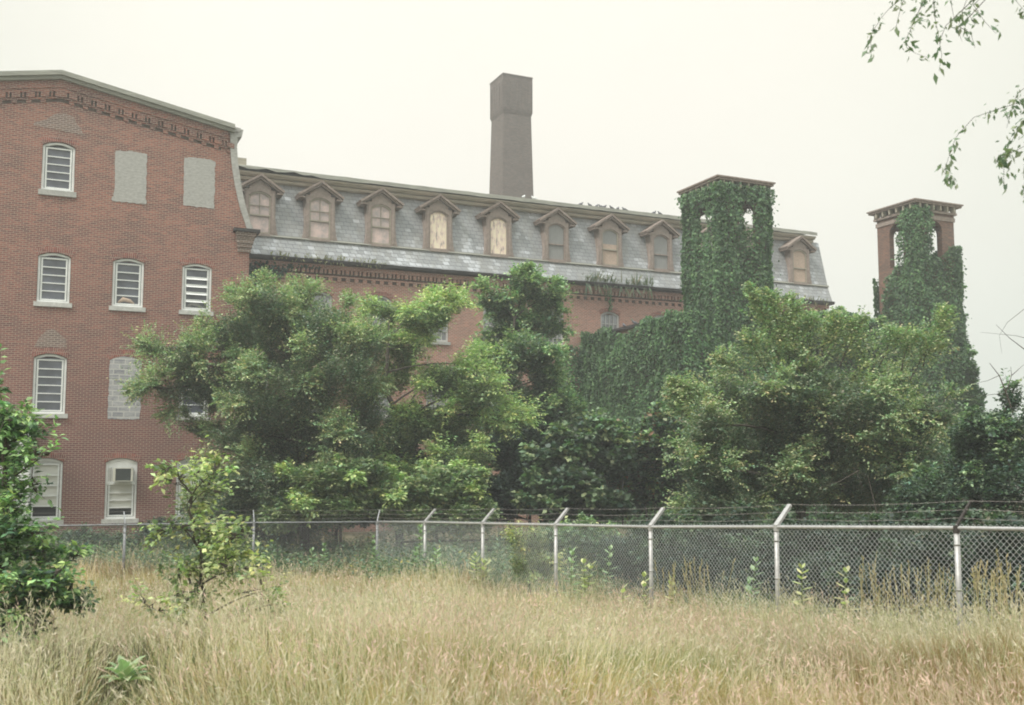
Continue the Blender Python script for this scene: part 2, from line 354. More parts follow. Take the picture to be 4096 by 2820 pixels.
# ------------------------------------------------------------------ walls with arched openings
def arch_pts(xa, xb, zs, za, n=8):
    """segmental arch from (xa,zs) over (mid,za) to (xb,zs)"""
    hw = (xb - xa) / 2; r_ = za - zs; R = (hw * hw + r_ * r_) / (2 * r_); xc = (xa + xb) / 2; zc = za - R
    a0 = math.asin(hw / R)
    return [(xc + R * math.sin(a), zc + R * math.cos(a)) for a in np.linspace(-a0, a0, n + 1)]
def wall_front(mb, x0, x1, zb, ztop, ops, y=0., depth=.3, xbreaks=()):
    """front skin of a wall in the local x-z plane with reveals. ops: (xa, xb, zsill, zspring, zapex)"""
    xs = sorted(set([x0, x1] + list(xbreaks) + [o[0] for o in ops] + [o[1] for o in ops]))
    for xa, xb in zip(xs[:-1], xs[1:]):
        if xb - xa < 1e-6: continue
        col = sorted([o for o in ops if o[0] <= xa + 1e-6 and o[1] >= xb - 1e-6], key=lambda o: o[2]); z = zb
        for o in col:
            mb.face([(xa, y, z), (xb, y, z), (xb, y, o[2]), (xa, y, o[2])])
            ap = arch_pts(o[0], o[1], o[3], o[4])
            for (a, za), (b, zb_) in zip(ap[:-1], ap[1:]):
                mb.face([(a, y, za), (b, y, zb_), (b, y, o[4] + .02), (a, y, o[4] + .02)])
                mb.face([(a, y, za), (a, y + depth, za), (b, y + depth, zb_), (b, y, zb_)])
            mb.face([(o[0], y, o[2]), (o[0], y + depth, o[2]), (o[0], y + depth, o[3]), (o[0], y, o[3])])
            mb.face([(o[1], y, o[2]), (o[1], y, o[3]), (o[1], y + depth, o[3]), (o[1], y + depth, o[2])])
            mb.face([(o[0], y, o[2]), (o[1], y, o[2]), (o[1], y + depth, o[2]), (o[0], y + depth, o[2])])
            z = o[4] + .02
        mb.face([(xa, y, z), (xb, y, z), (xb, y, ztop(xb)), (xa, y, ztop(xa))])
def arch_frame(mb, xa, xb, z0, zs, za, y0, y1, t):
    """white frame hugging an arched opening"""
    mb.box(xa, xa + t, y0, y1, z0, zs); mb.box(xb - t, xb, y0, y1, z0, zs); mb.box(xa + t, xb - t, y0, y1, z0, z0 + t)
    out = arch_pts(xa, xb, zs, za); inn = [(xa + t + (x - xa) * (xb - xa - 2 * t) / (xb - xa), z - t if zs < z - t else zs - t * .0) for x, z in out]
    for i in range(len(out) - 1):
        mb.prism([(inn[i][0], min(inn[i][1], out[i][1] - .012)), (inn[i + 1][0], min(inn[i + 1][1], out[i + 1][1] - .012)), out[i + 1], out[i]], y0, y1)
def voussoir(mb, xa, xb, zs, za, h, y0, y1, n=14):
    a = arch_pts(xa - .03, xb + .03, zs, za, n); mid = (xa + xb) / 2
    for i in range(n):
        (x1, z1), (x2, z2) = a[i], a[i + 1]; g = .008
        k1 = (x1 - mid) * .25; k2 = (x2 - mid) * .25
        mb.prism([(x1 + g, z1), (x2 - g, z2), (x2 + k2 * .6 - g, z2 + h), (x1 + k1 * .6 + g, z1 + h)], y0, y1)

# ------------------------------------------------------------------ left factory building
LO = (-10.506, 40.4, 0)
bl = thing('brick_factory', 'four storey red brick factory with low gable and white framed windows', 'building', LO, TH)
PK = -7.1
def ltop(x): return 17.62 - .188 * abs(x - PK)
LW = -13.9
rows = [(13.38, 15.08, 15.25), (9.17, 10.90, 11.05), (5.07, 7.12, 7.28), (1.2, 3.3, 3.46)]
cols = [-7.08, -4.5, -1.98]
hw = .56
ops = []
for r, (z0, zs, za) in enumerate(rows):
    for c, xc in enumerate(cols):
        if (r, c) in ((0, 1), (0, 2), (2, 1)): continue
        ops.append((xc - hw, xc + hw, z0, zs, za))
curve = [(12.5, -.10), (12.72, -.16), (13.1, -.30), (13.55, -.45), (14.5, -.67), (15.3, -.80), (15.9, -.86), (16.52, -.86)]   # inner edge of the verge (z, x)
fw = MB(); wall_front(fw, LW, -.9, -.6, ltop, ops, xbreaks=(PK,))
fw.face([(-.9, 0, -.6), (0, 0, -.6), (0, 0, 12.3), (-.9, 0, 12.3)])
fw.face([(-.9, 0, 12.3), (0, 0, 12.3), (-.10, 0, 12.5), (-.9, 0, 12.5)])
for (za, xa), (zb, xb) in zip(curve[:-1], curve[1:]): fw.face([(-.9, 0, za), (xa, 0, za), (xb, 0, zb), (-.9, 0, zb)])
fw.face([(0, 0, -.6), (0, 14, -.6), (0, 14, 12.4), (0, 0, 12.4)])                       # return wall to the right
fw.face([(LW, 0, -.6), (LW, 0, 16.3), (LW, 14, 16.3), (LW, 14, -.6)])
fw.face([(LW, 14, -.6), (LW, 14, 16.3), (0, 14, 16.3), (0, 14, -.6)])
fw.build('wall', M['brick'], bl)
# raking corbel table: projecting band, paired dentils, stepped course below
cb_ = MB()
def rake(x, d): return ltop(x) - d
for xa, xb in ((LW, PK), (PK, -.95)):
    cb_.prism([(xa, rake(xa, .42)), (xb, rake(xb, .42)), (xb, rake(xb, .0)), (xa, rake(xa, .0))], -.10, -.002)
    cb_.prism([(xa, rake(xa, .30)), (xb, rake(xb, .30)), (xb, rake(xb, .22)), (xa, rake(xa, .22))], -.14, -.101)
    cb_.prism([(xa, rake(xa, .70)), (xb, rake(xb, .70)), (xb, rake(xb, .62)), (xa, rake(xa, .62))], -.05, -.002)
x = LW + .1; k = 0
while x < -1.15:
    for dx, wd in ((.065, .06), (.195, .29)):
        a, b_ = x + dx, x + dx + wd
        if b_ < PK - .02 or a > PK + .02: cb_.prism([(a, rake(a, .62)), (b_, rake(b_, .62)), (b_, rake(b_, .42)), (a, rake(a, .42))], -.095, -.002)
    a, b_ = x + .20, x + .38
    if b_ < PK - .02 or a > PK + .02: cb_.prism([(a, rake(a, .82)), (b_, rake(b_, .82)), (b_, rake(b_, .70)), (a, rake(a, .70))], -.04, -.002)
    x += .485; k += 1
cb_.prism([(PK - .2, ltop(PK) - .66), (PK + .2, ltop(PK) - .66), (PK + .2, ltop(PK) - .462), (PK, ltop(PK) - .423), (PK - .2, ltop(PK) - .462)], -.094, -.002)
cb_.build('corbel_table', M['brick'], bl)
slot_shade = MB()  # dark strip that paints the shade in the dentil slots
for xa, xb in ((LW, PK), (PK, -1.2)): slot_shade.prism([(xa, rake(xa, .82)), (xb, rake(xb, .82)), (xb, rake(xb, .43)), (xa, rake(xa, .43))], -.0018, -.0012)
slot_shade.build('shade_strip', M['slot_shade'], bl)
vg = MB()   # weathered rake cornice
for xa, xb in ((LW, PK), (PK, -.72)):
    for d0, d1, yy in ((.0, -.13, -.24), (-.131, -.22, -.34), (-.221, -.33, -.27)):
        vg.prism([(xa, rake(xa, d0)), (xb, rake(xb, d0)), (xb, rake(xb, d1)), (xa, rake(xa, d1))], yy, .1)
vg.build('rake_cornice', M['trim_grey'], bl)
outer = [(12.55, .16), (12.62, .08), (13.1, -.06), (13.55, -.21), (14.5, -.42), (15.3, -.54), (15.9, -.59), (16.35, -.56), (16.45, -.50)]
rf = MB()
pr = [(x, z) for z, x in outer]
for (xa, za), (xb, zb) in zip(pr[:-1], pr[1:]): rf.face([(xa, -.06, za), (xa, 14, za), (xb, 14, zb), (xb, -.06, zb)])
rf.face([(-.5, .1, 16.5), (-.5, 14, 16.5), (PK, 14, 17.75), (PK, .1, 17.75)]); rf.face([(PK, .1, 17.75), (PK, 14, 17.75), (LW, 14, 16.5), (LW, .1, 16.5)])
rf.build('mansard_roof', M['slate'], bl)
vb = MB()
inn = [(-.14, 12.55)] + [(x, z) for z, x in curve[1:]]
for i in range(len(curve) - 1):
    za, xa = outer[i + 1] if i < 7 else outer[-1]
# verge strip between the brick and the slate edge
def xo(z): return float(np.interp(z, [o[0] for o in outer], [o[1] for o in outer]))
def xi(z): return float(np.interp(z, [c[0] for c in curve], [c[1] for c in curve]))
zz = np.linspace(12.56, 16.5, 14)
for a, b_ in zip(zz[:-1], zz[1:]): vb.prism([(xi(a), a), (xo(a), a), (xo(b_), b_), (xi(b_), b_)], -.07, -.003)
vb.prism([(-.86, 16.5), (-.50, 16.5), (-.46, 16.66), (-.86, 16.70)], -.12, .3)
vb.prism([(-.62, 16.28), (-.42, 16.32), (-.36, 16.62), (-.5, 16.62)], -.1, 14)
vb.build('verge_flashing', M['render'], bl)
bk = MB()   # corbelled kneeler at the eave corner
for i, (xa, xb, za, zb, yy) in enumerate(((-.62, .33, 12.44, 12.56, -.30), (-.56, .22, 12.27, 12.438, -.24), (-.54, .17, 12.16, 12.268, -.20), (-.52, .13, 12.0, 12.158, -.17), (-.50, .09, 11.84, 11.998, -.12), (-.47, .05, 11.66, 11.838, -.07))):
    (bk if i else MB()).box(xa, xb, yy, .5 if xb > .05 else .3, za, zb)
bk.build('corbelled_kneeler', M['brick_dark'], bl)
MB().box(-.66, .36, -.34, .55, 12.44, 12.56).build('kneeler_cap', M['gutter'], bl)
va = MB(); voussoir(va, -5.06, -3.94, 7.14, 7.3, .21, -.012, -.002); va.build('brick_arch', M['brick_arch'], bl)

def left_window(r, c):
    z0, zs, za = rows[r]; xc = cols[c]; xa, xb = xc - hw, xc + hw
    white_shade = r == 3
    f = MB(); arch_frame(f, xa + .01, xb - .01, z0 + .01, zs, za - .01, .06, .16, .075)
    ia, ib = xa + .11, xb - .11; t0, t1 = z0 + .10, zs - .04
    for bxx in ((ia, ia + .06), (ib - .06, ib)): f.box(bxx[0], bxx[1], .09, .15, t0, t1)
    f.box(ia + .06, ib - .06, .09, .15, t0, t0 + .05); f.box(ia + .06, ib - .06, .09, .15, t1 - .05, t1)
    if r == 3 and c == 1:                     # air conditioner window: solid transom panel, sash below
        t1 = 2.5; f.box(ia - .03, ib + .03, .07, .17, 2.48, 2.56)
    nb = {0: 5, 1: 5, 2: 6, 3: 5}[r] if not (r == 3 and c == 1) else 4
    hs = [t0 + .05 + (t1 - .1 - t0) * i / nb for i in range(nb + 1)]
    for h in hs[1:-1]: f.box(ia + .06, ib - .06, .08, .135, h - .018, h + .018)
    if (r, c) == (1, 2):
        for h in hs[1:-1]: f.face([(ia + .06, .02, h - .10), (ib - .06, .02, h - .10), (ib - .06, .10, h - .02), (ia + .06, .10, h - .02)])
    win = f.build('window', M['white'], bl)
    va = MB(); voussoir(va, xa, xb, zs + .012, za + .012, .21, -.012, -.002); va.build('brick_arch', M['brick_arch'], win)
    MB().box(xa - .09, xb + .09, -.07, .10, z0 - .19 if r == 0 else z0 - .15, z0 + .012).build('sill', M['stone'] if r < 1 else M['dull_white'], win)
    if white_shade:
        MB().box(ia, ib, .165, .18, hs[1] - .03, t1).build('shade', M['shade'], win)
        MB().box(ia - .04, ib + .04, .20, .22, z0, hs[1] + .02).build('pane', M['dark'], win)
        if c != 1: MB().box(ia - .04, ib + .04, .165, .18, t1 + .0, za - .05).build('transom_panel', M['white'], win)
        else: 
            tp = MB(); ap = arch_pts(xa + .03, xb - .03, zs, za - .03); tp.prism([(xa + .03, 2.52)] + [(xb - .03, 2.52)] + ap[::-1], .10, .13)
            tp.build('transom_panel', M['white'], win)
            for sx_ in (ia - .01, ib - .12):
                lv = MB()
                lv.box(sx_, sx_ + .12, .0995, .10, 2.6, 3.12)
                for i in range(4): lv.box(sx_ + .03 * i, sx_ + .03 * i + .02, .075, .099, 2.62, 3.1)
                lv.build('side_louvre', M['dull_white'], win)
    else:
        MB().box(ia - .04, ib + .04, .165, .18, z0 + .04, zs + .02).build('pane', M['glass'], win)
        if r == 1 and c in (1, 2):           # clutter behind the lowest lights
            q = MB(); q.tube([(ia + .12, .15, t0 + .08), (ia + .3, .15, t0 + .22), (ia + .55, .15, t0 + .16), (ib - .2, .15, t0 + .07)], [.03, .09, .07, .02], 8)
            q.build('stored_bundle', M['osb'] if c == 1 else M['grey_board'], win, True)
    return win
for r in range(4):
    for c in range(3):
        if (r, c) not in ((0, 1), (0, 2), (2, 1)): left_window(r, c)
# blocked openings
def patch(xa, xb, z0, z1, seed, arch=0, y=-.012):
    rnd = random.Random(seed); P = []
    n = 14
    for i in range(n): P.append((xa + (xb - xa) * i / n, z0 + rnd.uniform(-.02, .02)))
    for i in range(n): P.append((xb + rnd.uniform(-.025, .025), z0 + (z1 - z0) * i / n))
    for i in range(n):
        t = i / n; P.append((xb + (xa - xb) * t, z1 + arch * math.sin(math.pi * t) + rnd.uniform(-.02, .02)))
    for i in range(n): P.append((xa + rnd.uniform(-.025, .025), z1 + (z0 - z1) * i / n))
    m = MB(); m.prism(P, y, .02); return m
for xa, xb, z0, z1, s in ((-5.12, -3.97, 13.35, 15.17, 3), (-2.58, -1.41, 13.3, 15.22, 5)):
    p = patch(xa, xb, z0, z1, s, .05)
    if s == 3:
        q = patch(xa - .06, xb + .03, 13.21, 13.38, 9, 0, -.018); n0 = len(p.v); p.v += q.v; p.f += [tuple(i + n0 for i in f) for f in q.f]
    p.build('parged_opening', M['render'], bl)
patch(-5.06, -3.92, 4.93, 7.14, 7, .15).build('block_infill', M['block'], bl)
tri = MB(); tri.prism([(-8.0, 15.78), (-6.25, 15.62), (-6.35, 15.85), (-6.55, 16.1), (-6.6, 16.28), (-6.95, 16.38), (-7.3, 16.3), (-7.55, 16.05), (-7.95, 15.9)], -.008, -.001)
tri.build('repaired_brickwork', M['brick_dark'], bl); tri = MB()
tri.prism([(-7.65, 7.52), (-6.55, 7.52), (-6.6, 7.85), (-6.85, 8.05), (-7.0, 8.2), (-7.25, 8.15), (-7.5, 7.85)], -.008, -.001)
tri.build('repaired_brickwork', M['brick_dark'], bl)
MB().box(-5.3, -3.2, -.18, -.002, .05, .32).build('foundation_stone', M['stone'], bl)

def loc(fr, x, y, z): return np.array(fr) + ex * x + ey * y + np.array([0, 0, z])
ac = thing('air_conditioner', 'cream window air conditioner mounted above the lower sash of a ground floor window', 'air conditioner', tuple(loc(LO, -4.46, -.12, 2.6)), TH)
m = MB()
m.box(-.34, .34, -.16, .17, 0, .025); m.box(-.34, .34, -.16, .17, .475, .5); m.box(-.34, -.27, -.16, .17, .026, .474); m.box(.27, .34, -.16, .17, .026, .474)
m.build('casing', M['ac'], ac)
m = MB(); m.box(-.268, .268, -.11, -.06, .03, .47)
for i in range(12): m.box(-.262, .262, -.14, -.112, .04 + i * .036, .052 + i * .036)
m.build('grille', M['acgrille'], ac)

an = thing('white_annex', 'white painted lean-to against the brick factory at its left base', 'shed', tuple(loc(LO, -7.62, 0, 0)), TH)
MB().prism([(-6, -.6), (0, -.6), (0, 4.7), (-6, 4.7)], -.9, -.02).build('wall', M['white'], an)
MB().prism([(-6.2, 4.705), (.1, 4.705), (.1, 4.85), (-6.2, 4.85)], -1.0, -.02).build('roof', M['dull_white'], an)

# ------------------------------------------------------------------ long mill with mansard roof
MO = (-3.6594, 50., 0)
ml = thing('mansard_mill', 'long brick mill with slate mansard roof and a row of dormers', 'building', MO, TH)
X0, X1 = -13.5, 24.5
wx = [-8.75, -5.86, -2.95, 0., 3.0, 6.4, 9.75, 12.95, 16.2, 19.4, 22.5]
mrows = [(9.22, 11.1, 11.29), (5.5, 7.4, 7.58)]
mops = [(x - .57, x + .57, a, b_, c) for x in wx for a, b_, c in mrows]
mw = MB(); wall_front(mw, X0, X1, -.6, lambda x: 12.6, mops, depth=.25)
mw.face([(X1, 0, -.6), (X1, 14, -.6), (X1, 14, 12.6), (X1, 0, 12.6)]); mw.face([(X0, 0, -.6), (X0, 0, 12.6), (X0, 14, 12.6), (X0, 14, -.6)])
mw.face([(X0, 14, -.6), (X0, 14, 16), (X1, 14, 16), (X1, 14, -.6)])
mw.build('wall', M['brick_mill'], ml)
cb_ = MB(); cb_.box(X0, X1 + .08, -.14, -.002, 12.36, 12.56); cb_.box(X0, X1 + .05, -.07, -.002, 12.0, 12.07)
x = X0
while x < X1 - .3:
    cb_.box(x, x + .16, -.12, -.002, 12.16, 12.358); cb_.box(x + .24, x + .33, -.12, -.002, 12.16, 12.358)
    cb_.box(x + .02, x + .22, -.05, -.002, 11.8, 11.998)
    x += .42
cb_.build('corbel_table', M['brick_mill'], ml)
MB().box(X0, X1, -.0018, -.0012, 11.85, 12.355).build('shade_strip', M['slot_shade'], ml)  # shade in the mill dentil gaps, painted as a dark strip
MB().extrude_yz([(-.30, 12.58), (-.42, 12.60), (-.46, 12.74), (-.36, 12.75), (-.30, 12.70)], X0, X1 + .25, 1, True).build('gutter', M['gutter'], ml)
MB().box(X0, X1 + .2, -.28, .0, 12.561, 12.66).build('soffit', M['gutter'], ml)
prof = [(-.36, 12.72), (-.25, 12.95), (-.10, 13.3), (.04, 13.70), (.20, 14.3), (.37, 15.0), (.58, 15.8), (.76, 16.5)]
rf = MB(); rf.extrude_yz(prof, X0, X1 + .18, 38)
rf.face([(X1 + .18, y, z) for y, z in prof] + [(X1 + .18, 13, 16.5), (X1 + .18, 14, 12.7)])
rf.build('slate_mansard', M['slate'], ml)
MB().extrude_yz([(-.015, 13.66), (-.05, 13.70), (.0, 13.78), (.05, 13.76)], X0, X1 + .2, 1, True).build('drip_course', M['trim_grey'], ml)
cn = MB()
cn.extrude_yz([(.70, 16.36), (.50, 16.40), (.44, 16.50), (.52, 16.56), (.8, 16.56)], X0, X1 - .45, 1, True)
cn.extrude_yz([(.8, 16.565), (.42, 16.57), (.30, 16.66), (.26, 16.74), (.8, 16.76)], X0, X1 - .4, 1, True)
cn.build('cornice', M['trim'], ml)
rnd = random.Random(4); fl = MB()
xs = np.linspace(X0, X1 - .35, 90); drops = [16.765 + rnd.uniform(0, .035) if x_ > -6 else 16.765 + .10 + .06 * math.sin(x_ * 5) for x_ in xs]
fl.v += [(x_, .20, d) for x_, d in zip(xs, drops)] + [(x_, .22, 16.98 + rnd.uniform(-.01, .01)) for x_ in xs] + [(x_, .9, 17.03) for x_ in xs] + [(x_, 7., 17.6) for x_ in xs] + [(x_, 14., 16.5) for x_ in xs]
nn = len(xs)
for r_ in range(4):
    for i in range(nn - 1): fl.f.append((r_ * nn + i, r_ * nn + i + 1, (r_ + 1) * nn + i + 1, (r_ + 1) * nn + i))
fl.build('roof_edge', M['trim_grey'], ml)
MB().box(-10.0, -9.3, .6, 1.4, 17.0, 17.42).build('roof_curb', M['trim'], ml)

def mill_window():
    f = MB(); xa, xb = -.56, .56; z0, zs, za = 0, 1.88, 2.06
    arch_frame(f, xa, xb, z0, zs, za, .05, .13, .08)
    for fx in (-.24, 0, .24): f.box(fx - .014, fx + .014, .075, .118, .08, 1.9)
    for fz in (.5, .95, 1.42): f.box(-.48, .48, .072, .119, fz - (.03 if fz == .95 else .014), fz + (.03 if fz == .95 else .014))
    win = f.build('window', M['dull_white'], ml)
    MB().box(-.66, .66, -.08, .10, -.16, -.002).build('sill', M['stone'], win)
    MB().box(-.54, .54, .135, .15, .02, 1.92).build('pane', M['glass_grey'], win)
    v = MB(); voussoir(v, -.57, .57, zs + .012, za + .012, .2, -.012, -.002, 14); v.build('brick_arch', M['brick_arch'], win)
    return win
w0 = mill_window(); first = True
for x_ in wx:
    for a, b_, c_ in mrows:
        o = w0 if first else copy_tree(w0, ml); first = False
        o.location = (x_, 0, a)

def dormer(fill):
    root = MB()
    yf = -.02                                   # face plane
    # casing with flared feet
    L_ = [(-.86, 13.72), (-.78, 14.0), (-.72, 14.5), (-.70, 15.86)]
    for sgn in (-1, 1):
        for (xa, za), (xb, zb) in zip(L_[:-1], L_[1:]):
            xi1, xi2 = -.50, -.50
            poly = [(sgn * xa, za), (sgn * xi1, za), (sgn * xi2, zb), (sgn * xb, zb)]
            if sgn < 0: poly = poly[::-1]
            root.prism(poly, yf, .35)
    ap = arch_pts(-.50, .50, 15.55, 15.76)
    top = [(-.70, 15.86), (0, 16.30), (.70, 15.86)]
    def tz(x_): return 16.30 - abs(x_) * .44 / .70
    for (a, za), (b_, zb) in zip(ap[:-1], ap[1:]): root.prism([(a, za), (b_, zb), (b_, tz(b_)), (a, tz(a))], yf, .35)
    root.prism([(-.50, 13.68), (.50, 13.68), (.50, 13.80), (-.50, 13.80)], yf - .03, .35)
    for sgn in (-1, 1):
        a, b_ = (-.64, -.54) if sgn < 0 else (.54, .64)
        root.box(a, b_, yf - .035, yf - .001, 13.85, 15.72)
        # cheeks running back into the slate
        root.box(-.72 if sgn < 0 else .66, -.66 if sgn < 0 else .72, .35, .75, 14.6, 15.86)
    d = root.build('dormer', M['dormer'], ml)
    rr = MB()
    for sgn in (-1, 1):
        A, B_ = (sgn * 1.06, 15.74), (0, 16.44)
        pl = [A, B_, (0, 16.56), (sgn * 1.10, 15.84)]
        if sgn > 0: pl = pl[::-1]
        rr.prism(pl, yf - .22, .95)
        pl = [(sgn * .98, 15.70), (0, 16.32), (0, 16.438), (sgn * 1.0, 15.775)]
        if sgn > 0: pl = pl[::-1]
        rr.prism(pl, yf - .14, yf - .002)
        rr.box(min(sgn * .74, sgn * 1.04), max(sgn * .74, sgn * 1.04), yf - .16, .6, 15.66, 15.735)
    rr.build('dormer_roof', M['dormer_roof'], d)
    s = MB(); arch_frame(s, -.495, .495, 13.81, 15.54, 15.75, .02, .08, .055)
    if fill != 'board':
        s.box(-.44, .44, .015, .075, 14.62, 14.68)
        if fill == 'sash':
            s.box(-.012, .012, .03, .075, 14.68, 15.68)
            s.box(-.44, .44, .03, .072, 15.1, 15.125)
    s.build('sash', M['dormer'] if fill in ('board', 'grey') else M['trim'], d)
    if fill == 'half':
        MB().box(-.44, .44, .085, .10, 13.85, 14.95).build('board', M['osb'], d)
        MB().box(-.44, .44, .085, .10, 14.951, 15.72).build('pane', M['grey_board'], d)
    else:
        MB().box(-.44, .44, .085, .10, 13.85, 15.72).build('board' if fill in ('board', 'pale') else 'pane', {'board': M['peach'], 'sash': M['sky_reflect'], 'grey': M['grey_board'], 'pale': M['osb']}[fill], d)
    return d
dx_ = [-8.75, -5.93, -2.94, .03, 3.29, 6.59, 9.81, 13.02, 16.25, 19.45, 22.6]
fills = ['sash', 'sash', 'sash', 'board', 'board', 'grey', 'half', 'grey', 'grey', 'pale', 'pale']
protos = {}
for x_, f_ in zip(dx_, fills):
    if f_ in protos: d = copy_tree(protos[f_], ml)
    else: d = protos[f_] = dormer(f_)
    d.location.x = x_

# ------------------------------------------------------------------ chimney stack
CZ = 76.; c0 = at(2012, 295, CZ); CH = float(c0[2])
st = thing('chimney_stack', 'tall square tapering brick chimney standing behind the mill roof', 'chimney', (float(c0[0]), CZ, 0), TH)
def frustum(w0, w1, z0, z1, cx):
    m_ = MB(); m_.v = []
    for w_, z_ in ((w0, z0), (w1, z1)):
        m_.v += [(cx - w_ / 2, cx - w_ / 2, z_), (cx + w_ / 2, cx - w_ / 2, z_), (cx + w_ / 2, cx + w_ / 2, z_), (cx - w_ / 2, cx + w_ / 2, z_)]
    m_.f = [(0, 3, 2, 1), (4, 5, 6, 7), (0, 1, 5, 4), (1, 2, 6, 5), (2, 3, 7, 6), (3, 0, 4, 7)]; return m_
CW = 2.5
frustum(3.6, 2.32, 0, CH - 2.9, CW / 2).build('shaft', M['brick_stack'], st)
hd = frustum(2.35, CW, CH - 3.0, CH - 2.75, CW / 2); h2 = frustum(CW, CW, CH - 2.749, CH, CW / 2)
n0 = len(hd.v); hd.v += h2.v; hd.f += [tuple(i + n0 for i in f) for f in h2.f]
for k_ in range(5): hd.box(.12 + k_ * .5, .32 + k_ * .5, -.05, -.002, CH - 2.6, CH - .5); hd.box(-.05, -.002, .12 + k_ * .5, .32 + k_ * .5, CH - 2.6, CH - .5)
hd.build('head', M['brick_stack'], st)
frustum(CW + .08, CW + .02, CH + .001, CH + .1, CW / 2).build('cap', M['brick_stack'], st)

# ------------------------------------------------------------------ wing and its two towers
TW, ZT = 2.5, 15.95
def tower_at(roof_corner):
    p = np.array([roof_corner[0], roof_corner[1], 0]); return p + ex * .28 + ey * .28
T1 = tower_at((9.017, 44.)); T2 = tower_at((19.24, 48.))
wo = T1 + ex * -1.15 + ey * .75
wing = thing('mill_wing', 'two storey brick wing smothered in ivy between two square towers', 'building', tuple(wo), TH)
WW = 14.9; WD = 9.9; WZ = 9.75
m = MB(); m.box(0, WW, 0, WD, -.6, WZ); m.build('wall', M['brick_tower'], wing)
m = MB(); m.box(-.12, WW + .12, -.12, WD - .02, WZ + .002, WZ + .14); m.build('coping', M['gutter'], wing)
def tower(o, label, brace=False, aw=.46, th=.3):
    t = thing('brick_tower', label, 'tower', tuple(o), TH)
    za, zb = 12.85, 14.98
    body = MB()
    def side(fn):
        q = MB(); wall_front(q, 0, TW, -.6, lambda x_: 15.35, [(TW / 2 - aw, TW / 2 + aw, za, zb - .42, zb)], depth=th)
        n_ = len(body.v); body.v += [fn(*p) for p in q.v]; body.f += [tuple(i + n_ for i in f) for f in q.f]
        q = MB(); wall_front(q, th, TW - th, 8, lambda x_: 15.35, [(TW / 2 - aw, TW / 2 + aw, za, zb - .42, zb)], depth=.0, y=th)
        n_ = len(body.v); body.v += [fn(*p) for p in q.v]; body.f += [tuple(i + n_ for i in f) for f in q.f]
    side(lambda x_, y_, z_: (x_, y_, z_)); side(lambda x_, y_, z_: (y_, TW - x_, z_))
    side(lambda x_, y_, z_: (TW - x_, TW - y_, z_)); side(lambda x_, y_, z_: (TW - y_, x_, z_))
    body.build('shaft', M['brick_tower'], t)
    c = MB()
    c.box(-.05, TW + .05, -.05, TW + .05, 15.02, 15.22)
    c.build('frieze', M['dormer'], t)
    br = MB()
    for i in range(6):
        a = .05 + i * .48 * (TW / 2.5) * .93
        br.box(a, a + .09, -.24, -.002, 15.46, 15.70); br.box(-.24, -.002, a, a + .09, 15.46, 15.70)
        br.box(a, a + .09, TW + .002, TW + .24, 15.46, 15.70); br.box(TW + .002, TW + .24, a, a + .09, 15.46, 15.70)
    br.build('eave_bracket', M['trim'], t)['kind'] = 'stuff'
    MB().box(-.12, TW + .12, -.12, TW + .12, 15.352, 15.455).build('cornice', M['dormer'], t)
    r_ = MB(); e_ = .28; h_ = .34
    r_.box(-e_, TW + e_, -e_, TW + e_, 15.702, 15.80)
    r_.box(-e_ - .06, TW + e_ + .06, -e_ - .06, TW + e_ + .06, 15.801, 15.87)
    n_ = len(r_.v); q = e_ + .03
    r_.v += [(-q, -q, 15.871), (TW + q, -q, 15.871), (TW + q, TW + q, 15.871), (-q, TW + q, 15.871), (TW / 2, TW / 2, 16.15)]
    r_.f += [(n_, n_ + 1, n_ + 4), (n_ + 1, n_ + 2, n_ + 4), (n_ + 2, n_ + 3, n_ + 4), (n_ + 3, n_, n_ + 4)]
    r_.build('roof', M['dormer_roof'], t)
    if brace:
        MB().tube([(TW + .26, .1, 15.66), (TW + .02, .2, 14.9)], .03, 6).build('downpipe', M['trim'], t)
    return t
tower(T1, 'square brick tower almost wholly wrapped in ivy, rising beside the mansard mill', False, .66, .16)
tower(T2, 'square belfry-like brick tower with bare arched openings under its eaves, ivy up one corner', True)

# ------------------------------------------------------------------ foliage tools
GAIN = 1.0
def palette(rng, n, cols, jit=.15):
    cols = np.array(cols); k = rng.integers(0, len(cols), n); t = rng.random((n, 1))
    c = cols[k] * t + cols[(k + rng.integers(0, len(cols), n)) % len(cols)] * (1 - t)
    return c * (1 + jit * rng.normal(size=(n, 1)))
ELM = [(.11, .16, .065), (.08, .13, .055), (.17, .19, .08), (.06, .105, .05), (.17, .155, .08)]
BOX = [(.12, .20, .07), (.17, .25, .08), (.08, .15, .06), (.22, .27, .10)]
MAPLE = [(.06, .145, .065), (.085, .18, .075), (.045, .105, .055), (.13, .21, .09)]
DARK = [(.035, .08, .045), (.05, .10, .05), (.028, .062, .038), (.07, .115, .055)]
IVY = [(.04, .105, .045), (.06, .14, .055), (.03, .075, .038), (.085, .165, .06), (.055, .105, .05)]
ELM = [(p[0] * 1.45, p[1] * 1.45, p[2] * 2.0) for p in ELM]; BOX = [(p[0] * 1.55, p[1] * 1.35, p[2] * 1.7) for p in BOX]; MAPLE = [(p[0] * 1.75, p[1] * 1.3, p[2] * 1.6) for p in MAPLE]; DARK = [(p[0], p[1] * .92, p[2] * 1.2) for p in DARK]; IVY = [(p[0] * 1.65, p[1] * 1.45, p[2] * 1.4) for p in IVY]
YEL = [(.25, .28, .13), (.31, .32, .15), (.17, .22, .10), (.34, .31, .15)]
FRESH = [(.12, .22, .09), (.17, .29, .11), (.08, .16, .07), (.22, .32, .12)]

